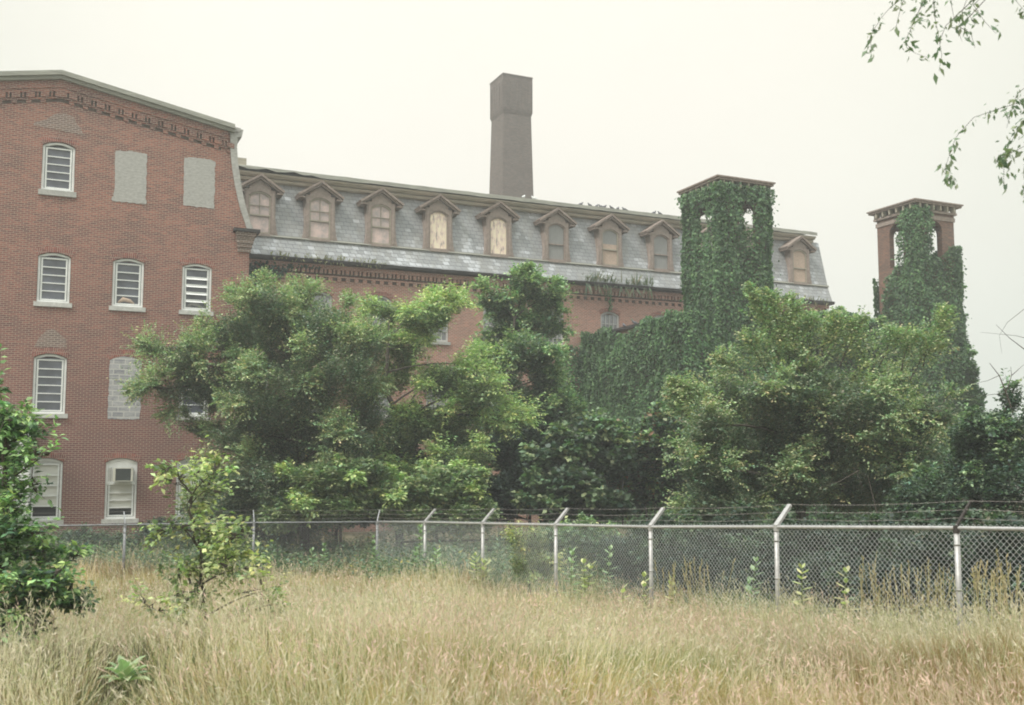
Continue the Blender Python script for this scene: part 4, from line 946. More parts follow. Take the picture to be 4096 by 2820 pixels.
pn = four(T2, t2front, cl=t2left); pn[2] = (*pn[2][:6], t2r); pn[3] = (*pn[3][:6], t2b)
ivy('tower_ivy', 'ragged ivy climbing the corner of the tower with bare brick arches', pn, 72, per=520, thick=.5)
wl = wo
ivy('wall_ivy', 'even dark curtain of ivy over the long side wall of the wing', [(wl + ey * WD, -ey, WD, .2, WZ + .30, -ex, lambda s, z: np.where(z < 9.95 + .12 * np.sin(s * 2.3) - np.where((s > 3.6) & (s < 6.0), .3, 0), 1., 0.)), (wl + ey * WD + np.array([0, 0, 0]), -ey, WD, WZ - .25, WZ + .42, -ex, lambda s, z: np.where(((s < 3.4) | (s > 6.4)) & (z < WZ + .25 + .15 * np.sin(s * 3)), .9, 0.))], 73, per=480, thick=.45)
ivy('wall_ivy', 'mounded ivy spilling over the wing wall between the two towers', [(wl, ex, WW, .2, WZ + .2, -ey, full), (wl + ex * WW, ey, 4, .2, WZ, ex, full), (wl + ex * 4.2, ex, 7.6, WZ - .1, WZ + .55, -ey, lambda s, z: np.where(z < WZ + .2 + .35 * np.sin(s * .42), .9, 0.))], 74, per=400, thick=.7)
xm = float((wo - mo) @ ex)
ivy('wall_ivy', 'dark ragged ivy on the mill wall where the wing joins it', [(mo + ex * (xm - 2.2), ex, 2.6, .2, 9.4, -ey, lambda s, z: np.where(s > .5 + .16 * z - 1.2 + .3 * np.sin(z * 2.1), 1., 0.))], 79, per=420, thick=.5)
plant('vine_mound', 'rounded mound of vine leaves on top of the wall between the towers', 'shrub', tuple(wl + ex * 9.6 + ey * .4 + np.array([0, 0, WZ + .14])), [wl + ex * 9.6 + ey * .4 + np.array([0, 0, WZ + .4])],
      [(wl + ex * a + ey * b_ + np.array([0, 0, WZ + c]), r_, r2) for a, b_, c, r_, r2 in ((6.6, -.1, -.1, .7, .35), (7.6, 0, .1, .8, .5), (8.6, .0, .1, .9, .5), (9.7, -.1, -.1, .8, .5), (10.3, -.3, -.7, .8, .8), (8.6, -.4, -.9, .9, .7), (7.0, -.4, -.8, .8, .6))], 230, .14, MAPLE, 75, lw=.75, m=9, slen=.4, r0=.03, limbs=False, gap=.15)
plant('vine_bulk', 'heavy vine bulging from the right side of the tower with bare arches', 'shrub', tuple(np.array([*(T2 + ex * 3.0)[:2], float(gz(20, 49))])), [T2 + ex * 2.9 + np.array([0, 0, 5]), T2 + ex * 2.8 + np.array([0, 0, 10.5])],
      [(T2 + ex * a + ey * .3 + np.array([0, 0, c]), r_, r2) for a, c, r_, r2 in ((2.6, 12.4, .25, .6), (2.7, 11.4, .4, .8), (2.75, 10.2, .45, .8), (2.8, 9.0, .5, .9), (3.0, 7.6, .8, .9), (3.2, 6.3, .9, .9), (3.4, 5.0, 1.1, .9), (2.2, 6.5, .9, 1.2), (3.2, 3.6, 1.3, 1.0))], 240, .13, IVY, 76, lw=.8, m=9, slen=.4, r0=.05, limbs=False, gap=.1)
# ivy patch under the eave of the mill by the factory, and the thin creeper stripe
ivy('mill_ivy', 'dark ivy patch under the mill eave in the corner by the factory', [(mo + ex * -11., ex, 5.0, 9.5, 12.5, -ey, lambda s, z: np.where(z > 12.5 - (3.4 - .85 * s) * (s < 4.0) - .12 * (s >= 4), 1., 0.))], 77, per=190, size=.14, pal=DARK, group='creepers on the mill front')
ivy('mill_ivy', 'thin creeper hanging down the mill wall right of the grey dormer, above a small window', [(mo + ex * 9.3, ex, .7, 11.3, 12.6, -ey, lambda s, z: np.where(np.abs(s - .35 - .1 * np.sin(z * 5)) < .1 + .12 * (z - 11.3), .9, 0.))], 78, per=330, size=.1, thick=.15, group='creepers on the mill front')
def eave_weeds(label, xa, xb, h, seed, pal, n):
    rng = np.random.default_rng(seed); s = rng.uniform(xa, xb, n); P = mo + ex * s[:, None] - ey * .42; P[:, 2] = 12.7
    base = P.mean(0); hh = h * rng.uniform(.4, 1.1, n) * (.5 + .5 * np.abs(np.sin(s * 4.1))); hang = rng.random(n) < .35
    D = np.stack([rng.normal(0, .35, n), rng.normal(0, .25, n), np.where(hang, -1., 1.)], 1) - ey * .25
    V = leaf_quads(P, D, nrm(rng.normal(size=P.shape)), hh, .035 + hh * .05); 
    D2 = nrm(D); k = 3; P2 = (P[:, None] + D2[:, None] * (hh[:, None] * rng.uniform(.2, .95, (n, k)))[..., None]).reshape(-1, 3)
    L = .1 * rng.uniform(.6, 1.2, n * k); V2 = leaf_quads(P2, rng.normal(size=P2.shape) + [0, 0, .4], nrm(rng.normal(size=P2.shape)), L, L * .5)
    C = np.repeat(np.clip(palette(rng, n + n * k, pal, .15), .01, 1), 4, 0)
    o = fastmesh('gutter_weeds', np.concatenate([V, V2]) - base, 4, C, M['leaf']); o.location = base; tag(o, label, 'weeds', 'weeds rooted in the mill gutter', 'stuff')
eave_weeds('tall dry weeds growing from the gutter below the two grey dormers', 8.0, 12.2, .85, 81, ELM + [(.25, .2, .12)], 170)
eave_weeds('thin pale grass fringe hanging from the gutter near the factory', -8.4, -2.8, .35, 82, [(.3, .27, .13), (.2, .2, .08)], 110)
eave_weeds('sparse weeds in the gutter between the ivied tower and the mill end', 20.3, 24.4, .45, 83, [(.3, .26, .13), (.15, .17, .07)], 70)

# ------------------------------------------------------------------ chain link fence
PX = [(3826, 2112, 12.73), (3105, 2108, 15.37), (2602, 2108, 18.0), (2223, 2100, 20.63), (1931, 2094, 23.27), (1700, 2089, 25.9), (1509, 2088, 28.5)]
main = [at(u, v, y) for u, v, y in PX]
nx_ = main[0] + (main[0] - main[1]); nx_[2] = main[0][2] + .12
main = [nx_ + (main[0] - main[1]), nx_] + main; main[0][2] = nx_[2] + .1
left = [at(1016, 2091, 28.2), at(500, 2099, 26.4), at(-30, 2107, 25.2)]; left.append(left[-1] + np.array([-3.1, -.9, .05]))
tops = main + left
fb = main[2].copy(); fb[2] = gz(fb[0], fb[1])
fence = thing('chain_link_fence', 'galvanised chain link fence with angled barbed wire arms crossing the meadow', 'fence', tuple(fb))
k_ = len(tops)
arms = []
for i, p in enumerate(tops):
    a = tops[max(i - 1, 0)]; b_ = tops[min(i + 1, k_ - 1)]
    d = b_ - a; d[2] = 0; d /= np.linalg.norm(d); pd = np.array([-d[1], d[0], 0.])
    if pd[0] < 0 and i < 9: pd = -pd
    if pd[1] < 0: pd = -pd
    if i < 8: pd = nrm(np.array([.86, .5, 0.]))
    if i == 8: pd = nrm(np.array([.1, 1., 0.]))
    g = float(gz(p[0], p[1])); q = MB()
    isl = i >= 8
    q.tube([np.array([p[0], p[1], g - .3]) - fb, p + [0, 0, -.02] - fb], .036, 10)
    for hb in (.2, .75, 1.3): q.tube([np.array([p[0], p[1], p[2] - hb - .015]) - fb, np.array([p[0], p[1], p[2] - hb + .015]) - fb], .04, 10)
    po = q.build('post', M['galv'] if not isl else M['galv_dark'], fence, True)
    q = MB(); tip = p + pd * .29 + [0, 0, .32]; s2 = np.cross(pd, [0, 0, 1.])
    q.tube([p + [0, 0, -.06] - fb, p + [0, 0, .03] - fb], [.043, .04], 10)
    aa, bb = p + [0, 0, .02], tip; up_ = nrm(np.cross(bb - aa, s2))
    for w1, w2, t1 in (((.045, .036, .02) if i not in (2, 8, 9, 10, 11, 12) else (.016, .014, .014)),):
        A_ = [aa + s2 * w1 + up_ * t1, aa - s2 * w1 + up_ * t1, aa - s2 * w1 - up_ * t1, aa + s2 * w1 - up_ * t1]; B_ = [bb + s2 * w2 + up_ * t1, bb - s2 * w2 + up_ * t1, bb - s2 * w2 - up_ * t1, bb + s2 * w2 - up_ * t1]
        n_ = len(q.v); q.v += [tuple(v_ - fb) for v_ in A_ + B_]; q.f += [tuple(n_ + j for j in f) for f in ((0, 3, 2, 1), (4, 5, 6, 7), (0, 1, 5, 4), (1, 2, 6, 5), (2, 3, 7, 6), (3, 0, 4, 7))]
    q.build('barb_arm', M['iron'] if i == 2 else (M['galv'] if not isl else M['galv_dark']), po)
    arms.append((p, tip))
rl = MB(); rl.tube([t_ - fb for t_ in main], .025, 8); rl.build('top_rail', M['galv'], fence, True)
rl = MB(); rl.tube([main[-1] - fb] + [t_ - fb for t_ in left], .022, 8); rl.build('top_rail', M['galv_dark'], fence, True)
bw_ = []; rng = np.random.default_rng(91)
for fr_ in (.3, .63, .96):
    q = MB(); P = [a + (t_ - a) * fr_ + [0, 0, .02] for a, t_ in arms]; path = []
    for a, b_ in zip(P[:-1], P[1:]):
        for s in np.linspace(0, 1, 9)[:-1]: path.append(a * (1 - s) + b_ * s - np.array([0, 0, .03 * math.sin(math.pi * s)]) - fb + rng.normal(0, .003, 3))
    path.append(P[-1] - fb); q.tube(path, .0022, 3)
    pa = np.array(path); cu = np.r_[0, np.cumsum(np.linalg.norm(np.diff(pa, axis=0), axis=1))]
    for d in np.arange(.1, min(cu[-1], 26), .13):
        c = np.array([np.interp(d, cu, pa[:, i]) for i in range(3)])
        for _ in range(2):
            v = nrm(rng.normal(size=3)) * .018; q.tube([c - v, c + v], .0016, 3)
    q.build('barbed_wire', M['barb'], fence)
def mesh_bay(a, b_):
    L = np.linalg.norm((b_ - a)[:2]); nz_ = int(round(L / .039)); H = 1.72; rowsN = int(round(H / .078)) * 2
    al = (b_ - a); V = []; d = nrm(al * [1, 1, 0]); nn_ = np.array([-d[1], d[0], 0])
    j = np.arange(rowsN + 1)
    P = []
    for i in range(nz_):
        s = (i + (j % 2 if i % 2 == 0 else 1 - j % 2) * 1.0) / nz_
        base = a[None] + al[None] * s[:, None]; base[:, 2] += .05 - j * .039
        base = base + nn_ * (((j + i) % 2) * .003)[:, None]; P.append(base)
    P = np.array(P)                                                 # nz, rows+1, 3
    A = P[:, :-1].reshape(-1, 3); B_ = P[:, 1:].reshape(-1, 3); t = nrm(B_ - A); u = nrm(np.cross(t, nn_)); r_ = .0021
    offs = [u * r_, (-u * .5 + nn_ * .87) * r_, (-u * .5 - nn_ * .87) * r_]
    for x_, y_ in ((0, 1), (1, 2), (2, 0)): V.append(np.stack([A + offs[x_], A + offs[y_], B_ + offs[y_], B_ + offs[x_]], 1).reshape(-1, 3))
    return np.concatenate(V)
bays = [(tops[i] - fb, tops[i + 1] - fb) for i in range(len(tops) - 1)]
for i, (a, b_) in enumerate(bays):
    fastmesh('chain_link', mesh_bay(a + 0., b_ + 0.), 4, None, M['wire'] if i < 8 else M['galv_dark'], fence)

# old pipe railing beyond the fence
rp = [(1605, 2150, 32.), (1998, 2140, 31.), (2290, 2132, 30.3)]
rb = at(*rp[1]); rb[2] = gz(rb[0], rb[1]); rail = thing('pipe_railing', 'dark iron pipe railing half hidden in weeds beyond the fence', 'railing', tuple(rb))
q = MB()
for u, v, y in rp:
    p = at(u, v, y); MB().tube([np.array([p[0], p[1], float(gz(p[0], p[1])) - .2]) - rb, p - rb], .045, 6).build('post', M['iron'], rail)
for dv in (18, 60): MB().tube([at(u, v + dv, y) - rb for u, v, y in rp], .028, 6).build('rail', M['iron'], rail)

# ------------------------------------------------------------------ grass
mux = float(atd(282, 1572, 7.3)[0])
def grass():
    rng = np.random.default_rng(5); n = 800000
    y = np.exp(rng.uniform(math.log(2.6), math.log(33.), n)); x = rng.uniform(-1, 1, n) * (.60 * y + 1.6)
    # fence line: rarer beyond it
    fx = np.array([t_[0] for t_ in tops[:9]][::-1] ); fy = np.array([t_[1] for t_ in tops[:9]][::-1])
    lim = np.where(x > fx[0], np.interp(x, fx, fy), 40.); lim = np.where(x > fx[-1], 6, lim)
    beyond = (y > lim + .3); lf = (y > 27) & (x < -3)
    keep = np.where(beyond, rng.random(n) < .35, True) & np.where(lf, rng.random(n) < .5, True); x = x[keep]; y = y[keep]; n = len(x); beyond = beyond[keep]
    P = np.stack([x, y, gz(x, y) - .02], 1); q = P * [1, 1, 0]
    cl = noise3(q, 1.6, 1); big = noise3(q, .45, 2); fine = noise3(q, 4.5, 3)
    # pull blades into tufts
    tuft = (np.stack([np.round(x * 4.2 + .3 * np.sin(y * 3)) / 4.2, np.round(y * 4.2) / 4.2], 1) - P[:, :2]) * rng.uniform(0, .75, (n, 1)); P[:, :2] += tuft
    h = (.40 + .13 * cl + .10 * big + .08 * noise3(q, .6, 41)) * rng.uniform(.35, 1.25, n); mid = np.clip(1 - np.abs(y - 17) / 9, 0, 1) * np.clip(1.2 - np.abs(x - .5) / 7, 0, 1); seed_ = rng.random(n) < .08 + .16 * mid; h = np.where(seed_, h * 1.3 + .22 * rng.random(n), h)
    h = np.where(y < 4.2, h * .75, h); h = np.where((np.abs(x - mux * y / 7.3) < .26) & (y < 7.75) & (y > 4), h * .3, h)
    wd = np.where(seed_, .0009, .0011) + .00024 * y; az = rng.uniform(0, 2 * np.pi, n); bend = np.abs(rng.normal(.22, .20, n))
    wind = np.stack([.22 * noise3(q, 1.3, 12) + .10 * fine, .05 * big], 1)
    dirv = np.stack([np.cos(az), np.sin(az)], 1) * bend[:, None] + wind; side = np.stack([-np.sin(az + .7), np.cos(az + .7), 0 * az], 1)
    side = nrm(np.stack([np.ones(n), rng.normal(0, .5, n), np.zeros(n)], 1)) * np.sign(side[:, :1])
    lv = []
    for t_, wv in ((0, 1.), (.4, .85), (.75, .5), (1., .12)):
        c = P.copy(); c[:, :2] += dirv * (t_ ** 2 * h)[:, None]; c[:, 2] += h * t_ * (1 - .22 * t_ * np.minimum(1.6, bend * 1.5))
        lv += [c - side * (wd * wv)[:, None], c + side * (wd * wv)[:, None]]
    V = np.stack(lv, 1).reshape(-1, 3); i0 = np.arange(n)[:, None] * 8
    Fc = np.concatenate([i0 + [0, 1, 3, 2], i0 + [2, 3, 5, 4], i0 + [4, 5, 7, 6]], 1)
    straw = np.array([.50, .37, .205]); pale = np.array([.55, .46, .32]); green = np.array([.20, .235, .10]); lime = np.array([.43, .38, .18]); rust = np.array([.38, .225, .13]); dkg = np.array([.075, .11, .055])
    r = rng.random(n); lf_ = np.clip((-x / np.maximum(y, 1) - .10) * 3.2, 0, 1) * np.clip((13 - y) / 4, 0, 1)  # lower-left corner shade put into the blade colour
    g1 = np.clip(.5 + .9 * big + .5 * cl, 0, 1)
    col = np.where((r < .34)[:, None], straw, np.where((r < .58)[:, None], lime * g1[:, None] + straw * (1 - g1[:, None]), np.where((r < .74)[:, None], green, np.where((r < .86)[:, None], pale, rust))))
    rs = (fine + big > .75) & (rng.random(n) < .5); col = np.where(rs[:, None], rust * 1.05, col)
    gs = (noise3(q, 1.1, 9) + .5 * fine > .22) & (rng.random(n) < .65); col = np.where(gs[:, None], green, col)
    gl = rng.random(n) < lf_ * .8; col = np.where(gl[:, None], np.where((rng.random(n) < .45)[:, None], dkg, np.array([.19, .14, .09])), col); col = np.where((mid > rng.random(n) * 1.3)[:, None] & ~gl[:, None], col * .4 + np.array([.68, .56, .48]) * .6, col); bn = np.clip(noise3(q, .7, 31) + .3 * fine - .1, 0, 1)[:, None] * np.clip(1.2 - 1.5 * mid, 0, 1)[:, None]; col = col * (1 - bn * .6) + np.array([.33, .19, .10]) * bn * .6
    rt = (x > .30 * y) & (rng.random(n) < .4); col = np.where(rt[:, None], rust * 1.1, col)
    bb = beyond & (rng.random(n) < .8); col = np.where(bb[:, None], green * .9, col)
    col = np.where(seed_[:, None] & (~bb[:, None]), np.array([.60, .49, .38]), col) * (1 + .06 * rng.normal(size=(n, 1))) * (1 + .26 * noise3(q, .8, 21) + .26 * noise3(q, 2.6, 22))[:, None]
    col = np.clip(col, .02, .85)
    me = fastmesh('grass', V, 4, np.repeat(col, 8, 0), M['grass'], nv=Fc); tag(me, 'tall dry straw-coloured grass filling the meadow', 'grass', kind='stuff')
    # feathery seed heads
    s = np.where(seed_)[0]; tip = P[s].copy(); tip[:, :2] += dirv[s] * h[s][:, None]; tip[:, 2] += h[s] * (1 - .22 * np.minimum(1.6, bend[s] * 1.5))
    d = np.stack([dirv[s, 0] * 1.4, dirv[s, 1] * 1.4, np.full(len(s), .8)], 1); k = 3
    PP = (tip[:, None] - nrm(d)[:, None] * (np.arange(k) * .035)[None, :, None]).reshape(-1, 3); DD = np.repeat(d, k, 0) + rng.normal(0, .35, (len(s) * k, 3))
    L = .06 * rng.uniform(.6, 1.2, len(PP)); yy = np.repeat(y[s], k); VV = leaf_quads(PP, DD, nrm(rng.normal(size=PP.shape)), L, .004 + .0005 * yy)
    pk = noise3(PP * [1, 1, 0], 1.3, 14); C = np.where((pk > .15)[:, None], np.array([.62, .43, .38]), np.array([.56, .48, .38])) * (1 + .12 * rng.normal(size=(len(PP), 1)))
    o = fastmesh('seed_heads', VV, 4, np.repeat(np.clip(C, .05, .9), 4, 0), M['grass']); tag(o, 'feathery pale and pinkish seed heads above the meadow grass', 'grass', kind='stuff')
grass()
def stalks(label, spots, n, h0, seed):
    rng = np.random.default_rng(seed); P = []
    for (xa, xb, Y, dy) in spots:
        for _ in range(n):
            Yq = Y + rng.uniform(-dy, dy); p = atd(rng.uniform(xa, xb), 1300, Yq); P.append([p[0], Yq])
    P = np.array(P); n = len(P); Z = gz(P[:, 0], P[:, 1]); P = np.c_[P, Z]; h = h0 * rng.uniform(.6, 1.15, n); ln = rng.normal(0, .10, (n, 2))
    side = np.array([1., .15, 0]); w_ = .0045; lv = []
    for t_ in (0, .5, 1.):
        c = P.copy(); c[:, :2] += ln * (h * t_ ** 1.6)[:, None]; c[:, 2] += h * t_; lv += [c - side * w_, c + side * w_]
    V = np.stack(lv, 1).reshape(-1, 3); i0 = np.arange(n)[:, None] * 6; Fc = np.concatenate([i0 + [0, 1, 3, 2], i0 + [2, 3, 5, 4]], 1)
    C = np.repeat(np.clip(np.array([.42, .34, .23]) * (1 + .2 * rng.normal(size=(n, 1))), .05, 1), 6, 0)
    k = 7; tip = (lv[4] + lv[5]) / 2; d = np.c_[ln, np.ones(n)]; PP = (tip[:, None] - nrm(d)[:, None] * (np.arange(k) * .03)[None, :, None]).reshape(-1, 3)
    DD = np.repeat(d, k, 0) + rng.normal(0, .3, (n * k, 3)); L = np.full(n * k, .06); V2 = leaf_quads(PP, DD, nrm(rng.normal(size=PP.shape)), L, L * .3)
    C2 = np.repeat(np.clip(np.array([.42, .33, .22]) * (1 + .15 * rng.normal(size=(n * k, 1))), .05, 1), 4, 0)
    base = P.mean(0); F2 = (np.arange(n * k * 4).reshape(-1, 4) + len(V))
    o = fastmesh('dry_stalks', np.concatenate([V, V2]) - base, 4, np.concatenate([C, C2]), M['grass'], nv=np.concatenate([Fc.reshape(-1, 4), F2])); o.location = base
    tag(o, label, 'grass', kind='stuff')
stalks('tan dock and grass stalks against the mesh right of the sixth post', [(1500, 1550, 16.8, .4), (1560, 1640, 16.5, .5)], 16, 1.1, 21)
stalks('dense tall tan grass stalks along the right end of the fence', [(2030, 2080, 13.6, .5), (2090, 2150, 13., .4), (2190, 2320, 11.6, .6), (2230, 2330, 10.8, .5), (1940, 2020, 14., .4)], 24, 1.1, 22)

def ground_weeds():
    rng = np.random.default_rng(8); n = 6500
    y = rng.uniform(24.5, 36, n); x = rng.uniform(-.5, .28, n) * y; keep = ~((y < 26.2) & (x < -3.5)); keep &= (y > 27.0) | (x > -9); x = x[keep]; y = y[keep]; n = len(x)
    S = np.stack([x, y, gz(x, y)], 1); cl = noise3(S * [1, 1, 0], 1.2, 4); h = (.75 + .35 * cl) * rng.uniform(.6, 1.2, n)
    D = nrm(np.stack([rng.normal(0, .2, n), rng.normal(0, .2, n), np.ones(n)], 1))
    V, C, tq = spray_leaves(rng, S, D, h, 14, .11, .4, 0, .7, MAPLE + [(.13, .17, .06)])
    yf = (rng.random(len(V) // 4) < .012) ; C = C.reshape(-1, 4, 3); C[yf] = (.55, .42, .05); C = C.reshape(-1, 3)
    o = fastmesh('weeds', V, 4, C, M['leaf']); tag(o, 'mixed green weeds and goldenrod covering the ground behind the fence', 'weeds', kind='stuff')
ground_weeds()

# ------------------------------------------------------------------ milkweeds and other single plants
def milkweed(label, x, ytop, Y, seed, pal, dens=1., lw=.44, stems=1, Lf=.15, group='milkweed plants along the fence'):
    rng = np.random.default_rng(seed); tp = atd(x, ytop, Y); base = np.array([tp[0], Y, float(gz(tp[0], Y))])
    t = thing('milkweed', label, 'plant', tuple(base), 0, group); H = tp[2] - base[2]; TV = []; TC = []; st_ = MB()
    for s in range(stems):
        off = np.array([rng.normal(0, .12), rng.normal(0, .1), 0]) * (s > 0); hh = H * (1 if s == 0 else rng.uniform(.6, .95)); ln = rng.normal(0, .05, 2)
        st_.tube([off, off + [ln[0] * hh * .4, ln[1] * hh * .4, hh * .5], off + [ln[0] * hh, ln[1] * hh, hh * .97]], [.008, .007, .004], 5)
        k = max(5, int(hh / .085 * dens)); az = rng.uniform(0, 6.28)
        for i in range(k):
            f = .22 + .78 * i / (k - 1); c = off + np.array([ln[0] * hh * f, ln[1] * hh * f, hh * f * .97]); az += 1.57 + rng.normal(0, .2)
            for a in (az, az + math.pi):
                el = .25 + .7 * f ** 3 + rng.normal(0, .12); D = np.array([math.cos(a) * math.cos(el), math.sin(a) * math.cos(el), math.sin(el)]); L = Lf * rng.uniform(.8, 1.2) * (1.05 - .35 * f ** 4)
                S = np.array([-math.sin(a), math.cos(a), 0]); Nn = np.cross(S, D); w_ = L * lw; ts = [0, .25, .5, .75, 1]; ws = [.1, .8, 1, .65, .03]; prev = None; cc = palette(rng, 1, pal, .12)[0]
                for tt, ww in zip(ts, ws):
                    m_ = c + D * L * tt - np.array([0, 0, 1]) * L * .22 * tt * tt; cur = (m_ - S * w_ * .5 * ww + Nn * w_ * .12 * ww, m_ + S * w_ * .5 * ww + Nn * w_ * .12 * ww)
                    if prev is not None: TV.append([prev[0], prev[1], cur[1], cur[0]]); TC.append([cc] * 4)
                    prev = cur
    fastmesh('leaves', np.array(TV).reshape(-1, 3), 4, np.clip(np.array(TC).reshape(-1, 3), .02, .8), M['leaf'], t); st_.build('stem', M['stem'], t)
M['stem'] = plain('green_stem', (.16, .20, .07), .7, .1, 8)
MW = [(.26, .38, .18), (.34, .45, .22), (.20, .31, .15)]; MY = [(.52, .54, .22), (.42, .48, .18), (.56, .50, .24)]
for a in (('tall milkweed left of the first armed fence post, topping the rail', 948, 1190, 25.2, 1, MW, 2), ('leafy green weed clump at the foot of the first armed fence post', 985, 1245, 24.6, 2, MW, 3), ('milkweed leaning at the left of the trio before the mesh', 1290, 1243, 19.6, 3, MW, 1),
          ('middle milkweed of the trio before the mesh, shorter and yellower', 1325, 1262, 19.2, 4, MY, 2), ('right milkweed of the trio before the mesh', 1367, 1240, 19.3, 5, MW, 1), ('small yellow-green milkweed beside the fourth armed post', 1455, 1302, 17.3, 6, MY, 1),
          ('tiny pale weed between the trio and the fourth armed post', 1410, 1330, 17.6, 7, MY, 1), ('grey-green branching weed behind the mesh left of the tallest post', 1690, 1265, 16.3, 8, MW, 2), ('milkweed with stacked pale leaves just right of the tallest post', 1812, 1280, 14.7, 9, MY, 1),
          ('milkweed with drooping yellow leaves, farther right of the tallest post', 1905, 1290, 14.3, 10, MY, 1), ('short pale weed by the dock stalks', 1520, 1310, 17., 11, MY, 1), ('blue-green milkweed in front of the dark bush, left part of the fence', 848, 1208, 26.9, 12, MW, 2),
          ('low milkweed pair left of the blue-green one', 735, 1232, 26.8, 13, MW, 2), ('green weed standing at the second armed post', 1080, 1255, 23.2, 14, MY, 3)):
    milkweed(a[0], a[1], a[2], a[3], 100 + a[4], a[5], stems=a[6], Lf=.2 if a[3] < 20 else .22)
plant('goldenrod_clump', 'tall yellowish goldenrod clump just left of the third armed post', 'plant', on_ground(1200, 22.), [atd(1200, 1290, 22)], [B(1185, 1225, 22, 28, 22), B(1215, 1225, 24, 28, 22), B(1200, 1275, 45, 32, 22), B(1235, 1290, 24, 24, 22)], 330, .07, YEL + [(.2, .26, .09)], 110, lw=.3, m=10, slen=.35, upk=1.2, droop=.1, r0=.015, gap=.25)

mu = atd(282, 1572, 7.3); mu[2] = gz(mu[0], mu[1]) + .0
mt = thing('mullein', 'pale green mullein rosette of long woolly leaves low in the near grass', 'plant', tuple(mu)); TV = []; TC = []; rng = np.random.default_rng(3)
for i in range(17):
    a = i * 2.4; el = [1.25, 1.0, .8, .55, .35][min(4, i // 3)] + rng.normal(0, .08); L = .20 + .012 * (i % 4); w_ = .07; el = max(el + .15, .4)
    D0 = np.array([math.cos(a), math.sin(a), 0]); S = np.array([-math.sin(a), math.cos(a), 0]); cc = palette(rng, 1, [(.33, .44, .23), (.25, .36, .18), (.42, .5, .26)], .08)[0]; prev = None; p = np.array([0, 0, .24]); e2 = el
    for j, ww in enumerate([.25, .7, 1, .95, .7, .03]):
        for s_g in (0,):
            cur = (p - S * w_ * .5 * ww + [0, 0, .018 * ww], p, p + S * w_ * .5 * ww + [0, 0, .018 * ww])
        if prev is not None:
            for q in (0, 1): TV.append([prev[q], prev[q + 1], cur[q + 1], cur[q]]); TC.append([cc * (.92 + .1 * q)] * 4)
        prev = cur; p = p + (D0 * math.cos(e2) + np.array([0, 0, math.sin(e2)])) * L / 5; e2 -= .16
fastmesh('leaves', np.array(TV).reshape(-1, 3), 4, np.clip(np.array(TC).reshape(-1, 3), .02, .9), M['leaf'], mt)
MB().tube([(0, 0, -.05), (0, 0, .27)], [.02, .012], 6).build('stem', M['stem'], mt)

# added pink flecks on thin stems, imitating light-leak spots over the meadow
rng = np.random.default_rng(17); P = []
for cx, cy, sx_, n, Y in ((745, 1395, 28, 26, 14.5), (1210, 1375, 36, 40, 16.), (880, 1330, 60, 34, 20.), (800, 1300, 40, 22, 22.), (960, 1350, 60, 18, 18.)):
    for _ in range(n):
        Yq = Y + rng.uniform(-.8, .8); p = atd(cx + rng.normal(0, sx_ * .6), 1300, Yq); P.append([p[0], Yq, float(gz(p[0], Yq)) + rng.uniform(.5, .72)])
P = np.array(P); k = 9; PP = np.repeat(P, k, 0) + rng.normal(0, [.012, .012, .05], (len(P) * k, 3)); L = np.full(len(PP), .026)
V = leaf_quads(PP, rng.normal(size=PP.shape) + [0, 0, .3], nrm(rng.normal(size=PP.shape)), L, L * .7); st_ = P.copy(); st_[:, 2] -= .6
V2 = np.stack([st_ - [.003, 0, 0], st_ + [.003, 0, 0], P + [.002, 0, .02], P - [.002, 0, -.02]], 1).reshape(-1, 3)
C = np.concatenate([np.repeat(np.clip(np.array([.74, .50, .46]) * (1 + .15 * rng.normal(size=(len(PP), 1))), .1, .95), 4, 0), np.tile([[.3, .28, .12]], (len(V2), 1))])
o = fastmesh('pink_flecks', np.concatenate([V, V2]), 4, C, M['grass']); tag(o, 'loose drifts of small added pink flecks in the middle of the meadow', 'specks', kind='stuff')

# ------------------------------------------------------------------ pigeons
def pigeon(white=False):
    rings = [(-.20, .0, .012), (-.13, .01, .030), (-.07, .03, .055), (0, .05, .068), (.06, .07, .060), (.09, .115, .036), (.105, .145, .034), (.125, .155, .028), (.145, .15, .010), (.165, .145, .003)]
    m_ = MB(); m_.tube([(x_, 0, z_ + .04) for x_, z_, r_ in rings], [r_ for _, _, r_ in rings], 8)
    m_.tube([(.01, .02, .06), (.012, .022, .0)], .006, 4); m_.tube([(.01, -.02, .06), (.012, -.022, .0)], .006, 4)
    return m_
pig = [(2323, .5, 0), (2360, .5, 0), (2387, .5, 0), (2404, .5, 0), (2417, .5, 0), (2447, .5, 0), (2471, .5, 0), (2498, .5, 0), (2616, .5, 0), (2640, .5, 0), (2094, .4, 1), (2136, .4, 1)]
desc = ['first dark pigeon on the mill roof edge, counting from the chimney', 'second dark pigeon along the roof edge from the chimney', 'third dark pigeon along the roof edge from the chimney', 'fourth dark pigeon along the roof edge from the chimney', 'fifth dark pigeon along the roof edge, near the middle of the flock', 'sixth dark pigeon along the roof edge from the chimney', 'seventh dark pigeon along the roof edge from the chimney', 'eighth dark pigeon, end of the close flock on the roof edge', 'lone dark pigeon on the roof edge nearing the ivied tower', 'dark pigeon on the roof edge nearest the ivied tower', 'white pigeon on the roof edge in front of the chimney', 'white pigeon on the roof edge at the right foot of the chimney']
def mill_x(u, y, z):       # solve local x on the mill for image column u
    o = np.array(MO) + ey * y; k = (u - 2048) / F
    c, s = math.cos(PITCH), math.sin(PITCH); dz = z - EYE
    return (k * (o[1] * c + dz * s) - o[0]) / (ex[0] - k * ex[1] * c)
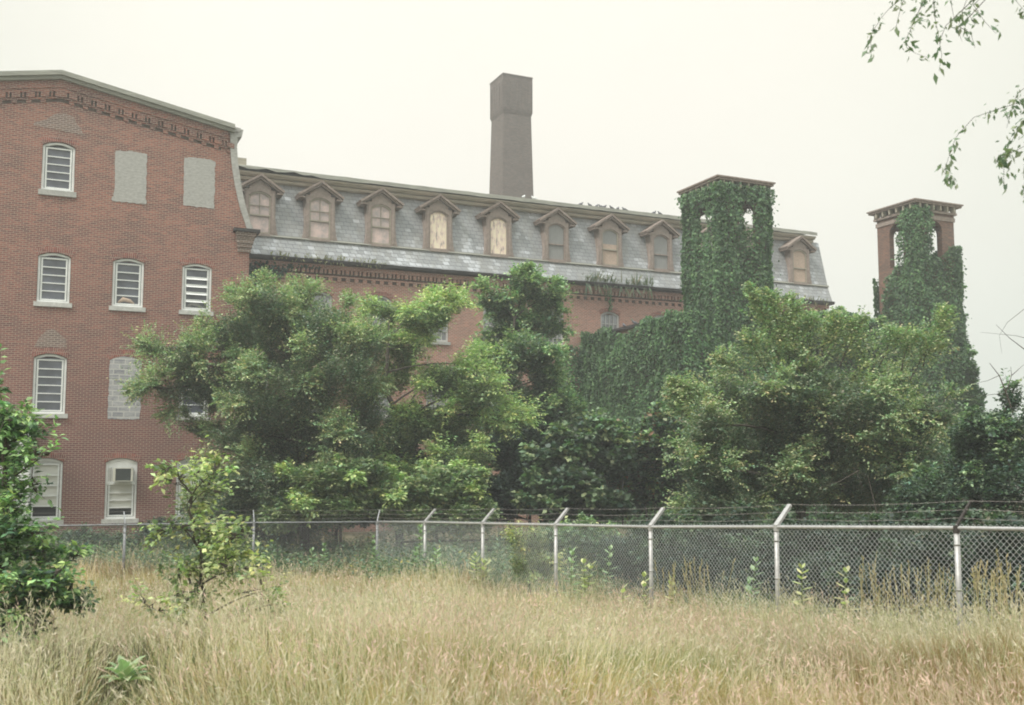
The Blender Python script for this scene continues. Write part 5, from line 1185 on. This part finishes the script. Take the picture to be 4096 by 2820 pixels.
for i, ((u, y, wh), ds) in enumerate(zip(pig, desc)):
    x_ = mill_x(u, y, 17.0); p = loc(MO, x_, y, 17.0); o = pigeon().build('pigeon', M['pigeon_white' if wh else 'pigeon'], None, True, tuple(p)); o.rotation_euler = (0, 0, TH + (0, math.pi, .6, 2.6)[i % 4])
    tag(o, ds, 'pigeon', 'pigeons on the roof edges')
for i, (s, wh, ds) in enumerate(((5.6, 0, 'dark pigeon on the wing parapet, farthest from the tower'), (4.6, 0, 'dark pigeon on the wing parapet, middle of three'), (3.4, 1, 'white pigeon on the wing parapet beside the ivied tower'))):
    p = wo + ey * s + np.array([0, 0, WZ + .142]); o = pigeon().build('pigeon', M['pigeon_white' if wh else 'pigeon'], None, True, tuple(p)); o.rotation_euler = (0, 0, 1.9 + i); tag(o, ds, 'pigeon', 'pigeons on the roof edges')

# ------------------------------------------------------------------ far house at the right edge
hp = atd(2318, 1000, 85); hb = thing('distant_house', 'small grey roofed house far off behind the right hand tree', 'house', (float(hp[0]), 85, 0), .3)
MB().box(-3.5, 6, 0, 7, -.5, hp[2] - .2).build('wall', M['dull_white'], hb)
MB().extrude_yz([(-.5, hp[2] - .3), (3.5, hp[2] + 1.9), (7.5, hp[2] - .3)], -4, 6.5, 1, True).build('roof', M['render'], hb)
MB().box(-2, -1, -.05, -.01, hp[2] - 2.2, hp[2] - .9).build('window', M['glass'], hb)

# ------------------------------------------------------------------ haze
hz = MB().box(-139, 139, -17.5, 167, -1.5, 35).build('haze', bpy.data.materials.new('haze_air')); hm = hz.data.materials[0]; hm.use_nodes = True
t = hm.node_tree; t.nodes.clear(); v = t.nodes.new('ShaderNodeVolumePrincipled'); oo = t.nodes.new('ShaderNodeOutputMaterial')
v.inputs['Color'].default_value = (.97, .97, .96, 1); v.inputs['Density'].default_value = .0021; v.inputs['Anisotropy'].default_value = .25; t.links.new(v.outputs[0], oo.inputs['Volume'])
tag(hz, 'pale summer haze hanging over the mill and meadow', 'haze', kind='stuff')
